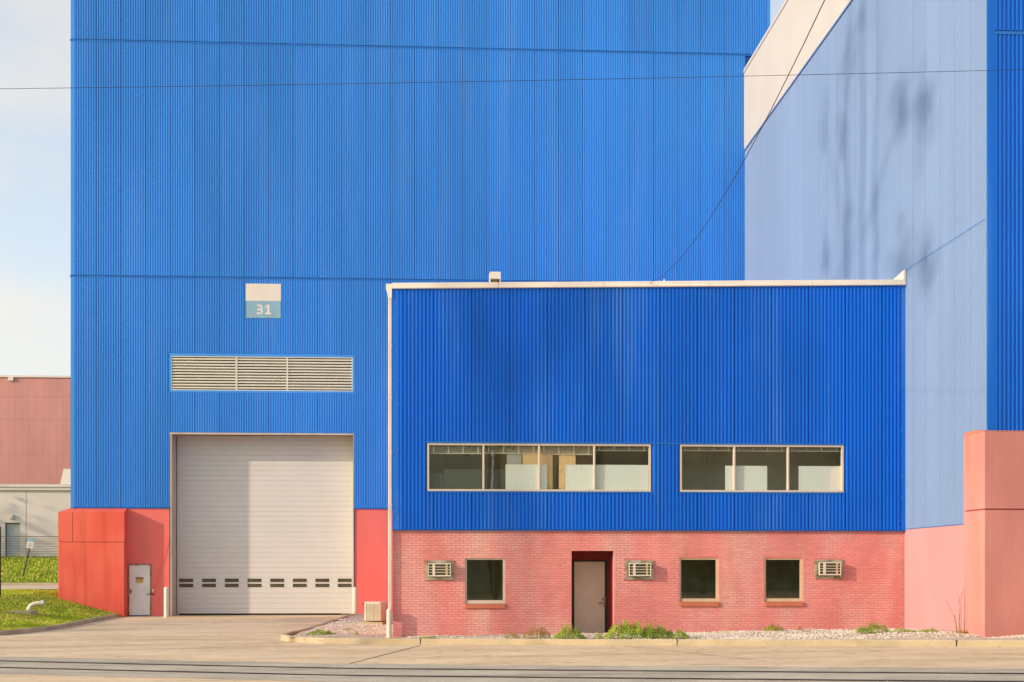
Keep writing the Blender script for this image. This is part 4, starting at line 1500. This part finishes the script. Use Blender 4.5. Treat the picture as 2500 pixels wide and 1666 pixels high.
# ================================================================== PLANTS
def leaf_quad(mb, p, s, n, mi=0):
    n = n.normalized()
    t = n.cross(Vector((random.uniform(-1, 1), random.uniform(-1, 1), random.uniform(-1, 1)))).normalized()
    b = n.cross(t)
    mb.face([p - t * s * 0.6, p - b * s * 0.2 + t * s * 0.05, p + t * s * 0.75, p + b * s * 0.2 + t * s * 0.05], mi)
def weed(cx, cy, w, dep, h, n, label, m='weed', leaf=0.035, spikes=6, cat="weed"):
    z = bed_z(cx, cy)
    t = thing("weed_clump", label, cat, (cx, cy, z), 0, "weeds growing in the gravel bed")
    mb = MB()
    st = MB()
    ph1, ph2 = random.uniform(0, 6.28), random.uniform(0, 6.28)
    def top(x, y):
        e = 1 - (abs(x) / (w * 0.5)) ** 2.2 - (abs(y) / (dep * 0.5)) ** 2.2
        return h * max(0.0, e) ** 0.6 * (0.66 + 0.18 * math.sin(x * 7 / max(w, .4) + ph1) + 0.16 * math.sin(x * 21 + ph2) + 0.10 * math.sin(x * 47 + y * 31))
    k = 0
    while k < n:
        x, y = random.uniform(-.5, .5) * w, random.uniform(-.5, .5) * dep
        hh = top(x, y)
        if hh < 0.02:
            continue
        k += 1
        u = 1 - abs(random.gauss(0, 0.28))
        p = Vector((x + random.gauss(0, 0.02), y, max(0.005, hh * u + random.gauss(0, 0.012))))
        nn = Vector((x / w * 1.5 + random.uniform(-.7, .7), y / dep * 1.5 + random.uniform(-.9, .5), 0.6 + random.uniform(-.4, .5)))
        leaf_quad(mb, p, leaf * random.uniform(0.6, 1.35), nn)
    for _ in range(spikes * 3):
        x = random.uniform(-.47, .47) * w
        y = random.uniform(-.35, .35) * dep
        hh = h * random.uniform(0.55, 1.12) * max(0.35, 1 - (abs(x) / (w * 0.55)) ** 2)
        dx = random.uniform(-.22, .22) * hh * 1.6
        dy = random.uniform(-.2, .2) * hh
        st.tube([(x, y, -0.02), (x + dx * 0.35, y + dy * 0.4, hh * 0.6), (x + dx, y + dy, hh)], [0.0035, 0.003, 0.0012], 4)
        for k in range(14):
            f = random.uniform(0.35, 1.0)
            g_ = f * f
            leaf_quad(mb, Vector((x + dx * g_ + random.gauss(0, 0.016), y + dy * g_ + random.gauss(0, 0.016), hh * f)), leaf * random.uniform(0.4, 0.8), Vector((random.uniform(-1, 1), random.uniform(-1, 0.3), random.uniform(0, 1))))
    part("foliage", mb, M[m], t, local=True, kind="stuff")
    part("stems", st, M['stem'], t, local=True, kind="stuff")
weed(4.85, 30.95, 1.75, 0.9, 0.52, 5200, "large bushy green weed clump right of the office door", leaf=0.042, spikes=26)
weed(5.85, 30.75, 0.5, 0.4, 0.25, 700, "small dark tuft at the right foot of the large weed clump")
weed(3.15, 31.4, 0.85, 0.6, 0.40, 1900, "medium green weed clump in front of the office door", spikes=14)
weed(2.35, 31.7, 0.75, 0.4, 0.36, 420, "sparse rusty brown weeds left of the medium clump", 'weed_dry', 0.032, 22)
weed(1.75, 31.9, 0.5, 0.35, 0.20, 160, "thin dry sprigs farthest left of the door weeds", 'weed_dry', 0.03, 10)
weed(3.86, 31.25, 0.22, 0.2, 0.20, 120, "tiny sprig between the two green door clumps", spikes=4)
weed(-0.43, 32.5, 0.5, 0.3, 0.11, 300, "flat tuft under the leftmost air conditioner", leaf=0.03, spikes=4)
weed(8.9, 33.35, 0.55, 0.3, 0.25, 420, "low weed tuft under the third small window", spikes=8)
weed(9.65, 33.4, 0.2, 0.15, 0.14, 70, "tiny dry sprout right of the third window's tuft", 'weed_dry', 0.028, 4)
weed(10.65, 30.6, 0.85, 0.5, 0.30, 1300, "green weed clump on the gravel near the right end of the brick wall", spikes=10)
weed(11.3, 30.2, 0.7, 0.4, 0.12, 420, "flat green runner right of the gravel weed clump", leaf=0.03)
weed(11.75, 29.7, 0.55, 0.3, 0.13, 300, "low tuft at the foot of the pale pink base wall", leaf=0.03)
weed(-3.45, 35.4, 0.85, 0.5, 0.16, 600, "creeping green weed at the rounded kerb corner", leaf=0.045, spikes=5)
weed(-2.45, 34.9, 0.12, 0.12, 0.11, 50, "tiny green sprout just left of the thin bollard", leaf=0.04, spikes=1)
weed(-2.9, 37.6, 0.4, 0.3, 0.08, 120, "faint tuft on the gravel in front of the condenser", leaf=0.03, spikes=2)
weed(12.28, 29.0, 0.25, 0.2, 0.12, 90, "rusty sprouts at the base of the pink corner block", 'weed_dry', 0.03, 5)
# bare sapling
sx, sy = 12.20, 29.15
sp = thing("bare_sapling", "leafless reddish sapling with a cut stump against the pink wall", "sapling", (sx, sy, bed_z(sx, sy)))
mb = MB()
mb.tube([(0, 0, -0.03), (-0.03, 0, 0.2), (-0.07, 0, 0.44)], [0.016, 0.013, 0.012], 7)
part("stump", mb, M['stem'], sp, local=True)
for (x0, pts_) in ((0.03, [(0.06, 0.4), (0.04, 0.75), (0.15, 1.05), (0.28, 1.12)]), (0.08, [(0.07, 0.4), (0.08, 0.7), (0.02, 1.0)]), (0.10, [(0.11, 0.5), (0.10, 0.8), (0.16, 1.05)]), (-0.07, [(-0.10, 0.46), (-0.20, 0.66), (-0.30, 0.85)]), (0.07, [(0.05, 0.35), (0.09, 0.62)])):
    mb = MB()
    mb.tube([(x0, 0, 0.0 if x0 > 0 else 0.40)] + [(a, 0.01, b) for a, b in pts_], [0.0055] + [0.0045] * (len(pts_) - 1) + [0.002], 5)
    part("twig", mb, M['stem'], sp, local=True)

def tree(name, label, x, y, z, h, crown_z, cr, nleaf, trunks=1, leaf=0.35, sparse=False, seed=1, grp=None):
    rnd = random.Random(seed)
    t = thing(name, label, "tree", (x, y, z), 0, grp)
    tb = MB()
    tips = []
    for k in range(trunks):
        a = rnd.uniform(0, 6.28)
        sx_, sy_ = (0.35 * math.cos(a) * k, 0.35 * math.sin(a) * k)
        lean = (rnd.uniform(-.05, .05), rnd.uniform(-.05, .05))
        pts = [(sx_ + lean[0] * h * f + rnd.uniform(-.12, .12), sy_ + lean[1] * h * f + rnd.uniform(-.12, .12), h * 0.97 * f) for f in (0, .15, .3, .45, .6, .75, .9, 1)]
        r0 = 0.018 * h / (1 + 0.25 * (trunks - 1))
        tb.tube(pts, [r0 * (1 - 0.8 * f) for f in (0, .15, .3, .45, .6, .75, .9, 1)], 9)
        for b in range(9 if not sparse else 6):
            f = rnd.uniform(crown_z / h, 0.95)
            bi = pts[min(7, int(f * 7))]
            an = rnd.uniform(0, 6.28)
            ln = cr * rnd.uniform(0.5, 1.0) * (1.1 - 0.5 * f)
            e = (bi[0] + math.cos(an) * ln, bi[1] + math.sin(an) * ln, bi[2] + ln * rnd.uniform(0.2, 0.7))
            m_ = ((bi[0] + e[0]) / 2, (bi[1] + e[1]) / 2, (bi[2] + e[2]) / 2 - 0.1)
            tb.tube([bi, m_, e], [r0 * 0.35, r0 * 0.25, r0 * 0.08], 6)
            tips.append(e)
            tips.append(m_)
    part("trunk", tb, M['bark'], t, local=True)
    lb = MB()
    for _ in range(nleaf):
        c = rnd.choice(tips)
        s = cr * (0.16 if sparse else 0.30)
        p = Vector((c[0] + rnd.gauss(0, s), c[1] + rnd.gauss(0, s), c[2] + rnd.gauss(0, s * 0.8)))
        n = Vector((rnd.uniform(-1, 1), rnd.uniform(-1, 1), rnd.uniform(-.2, 1)))
        n.normalize()
        tt = n.orthogonal().normalized()
        bb = n.cross(tt)
        q = leaf * rnd.uniform(0.5, 1.2)
        lb.face([p - tt * q * .5, p - bb * q * .3, p + tt * q * .5, p + bb * q * .3])
    part("crown", lb, M['foliage'], t, local=True)
SD = 36.0                                   # metres from wall to tree along the ground
def from_wall(y, z, ds=0.0):
    d = SD + ds
    return Vector((12.71 - 0.947 * d + 21.38, y - 0.3206 * d - 26.4, z + 0.3134 * d - 0.2))
tt_ = thing("tall_tree", "tall sparse tree beyond the left edge shading the sunlit blue wall", "tree", (-21.38, 26.4, 0.2))
tb = MB()
def stem(pts, r0, r1):
    q = [from_wall(y, z, ds) for y, z, ds in pts]
    n_ = len(q) - 1
    tb.tube(q, [r0 + (r1 - r0) * i / n_ for i in range(n_ + 1)], 8)
stem([(37.6, -11.2, 0), (37.5, -3, 0), (37.6, 5, .1), (37.35, 9.5, 0), (37.5, 12.5, .1), (37.3, 15, 0), (37.45, 18, 0), (37.2, 21, .2), (37.3, 24, 0)], 0.13, 0.07)
stem([(37.55, 2, 0), (38.3, 8, .5), (38.9, 11, .4), (38.75, 13.5, .3), (38.95, 16.5, .2), (38.5, 19, 0), (38.7, 22, 0)], 0.10, 0.05)
stem([(37.5, 3, 0), (36.6, 8, -.4), (36.2, 11.5, -.5), (36.35, 14, -.4), (35.9, 17, -.3), (36.3, 20.5, 0)], 0.09, 0.045)
stem([(37.4, 12.0, 0), (36, 13.2, -.2), (34.4, 14.6, -.4), (32.5, 14.3, -.6)], 0.06, 0.035)
stem([(37.4, 8.0, 0), (36, 9.0, -.2), (34.4, 10.4, -.4), (32.4, 9.9, -.6)], 0.06, 0.035)
stem([(38.8, 12.0, .3), (40, 14.6, .5), (41.2, 16.6, .7)], 0.05, 0.03)
stem([(38.6, 9.0, .3), (40, 10.8, .5), (41.1, 12.3, .7)], 0.05, 0.03)
part("trunk", tb, M['bark'], tt_, local=True)
lb = MB()
for (y, z, n_, sy_, sz_) in ((34.1, 14.7, 110, .36, .45), (32.5, 14.0, 130, .36, .5), (41.2, 16.7, 45, .25, .8), (39.4, 15.8, 60, .35, .65), (34.1, 10.7, 95, .38, .45), (32.3, 9.8, 110, .36, .45), (41.1, 12.4, 40, .25, .6), (38.9, 11.5, 50, .35, .6), (38.8, 17.9, 60, .4, .7), (37.4, 18.6, 45, .4, .9), (38.6, 13.2, 30, .3, .6), (36.2, 12.4, 25, .3, .8)):
    for _ in range(int(n_ * 0.6)):
        p = from_wall(y + random.gauss(0, sy_), z + random.gauss(0, sz_), random.gauss(0, 0.6))
        leaf_quad(lb, p, random.uniform(0.28, 0.5), Vector((random.uniform(-1, 1), random.uniform(-1, 1), random.uniform(-.3, 1))))
part("crown", lb, M['foliage'], tt_, local=True)
tree("street_tree", "small street tree beyond the left edge shading the driveway", -24, 36.5, 0.2, 8.5, 3.5, 3.0, 900, 1, 0.35, True, 5, "street trees out of frame")
tree("street_tree", "second street tree farther left on the grass bank", -30, 40, 0.6, 10, 4.5, 3.4, 1000, 1, 0.35, True, 8, "street trees out of frame")
tree("street_tree", "tree far left whose shade falls on the white building", -42, 72.5, 2.0, 9, 4, 3.6, 2200, 1, 0.4, False, 11, "street trees out of frame")
# what the office panes reflect: the other side of the street
for i, (x, y, h, s) in enumerate([(-6, -20, 13, 21), (3.4, -18, 14, 22), (7.6, -20, 12, 23), (18, -19, 14, 24)]):
    tree("roadside_tree", ["roadside tree across the street farthest left", "roadside tree across the street mirrored left of the tan wall", "slim roadside tree mirrored in front of the tan wall", "roadside tree across the street farthest right"][i], x, y, 0.0, h, h * 0.45, 3.0, 420, 1, 0.35, True, s, "roadside trees across the street")
def street_block(name, label, x0, x1, y, h, m):
    t = thing(name, label, "building", ((x0 + x1) / 2, y, 0))
    mb = MB()
    mb.box(x0, x1, y - 12, y, 0, h)
    part("wall", mb, M[m], t)
    mb = MB()
    mb.box(x0 - 0.15, x1 + 0.15, y - 12.15, y + 0.15, h, h + 0.35)
    part("coping", mb, M['far_white'], t)
    for k in range(int((x1 - x0) / 5)):
        mb = MB()
        a = x0 + 1.2 + k * 5
        mb.box(a, a + 2.4, y + 0.0, y + 0.04, 1.2, 3.2)
        part("window", mb, M['slot_glass'], t)
street_block("tan_building", "tan building across the street mirrored in the office panes", 4.4, 11.6, -30, 14, 'tan_wall')
street_block("olive_warehouse", "long olive warehouse across the street left of the tan building", -45, 3.6, -27, 12, 'olive_wall')
street_block("brown_warehouse", "long dark brown warehouse across the street right of the tan building", 12.4, 70, -27, 12, 'umber_wall')
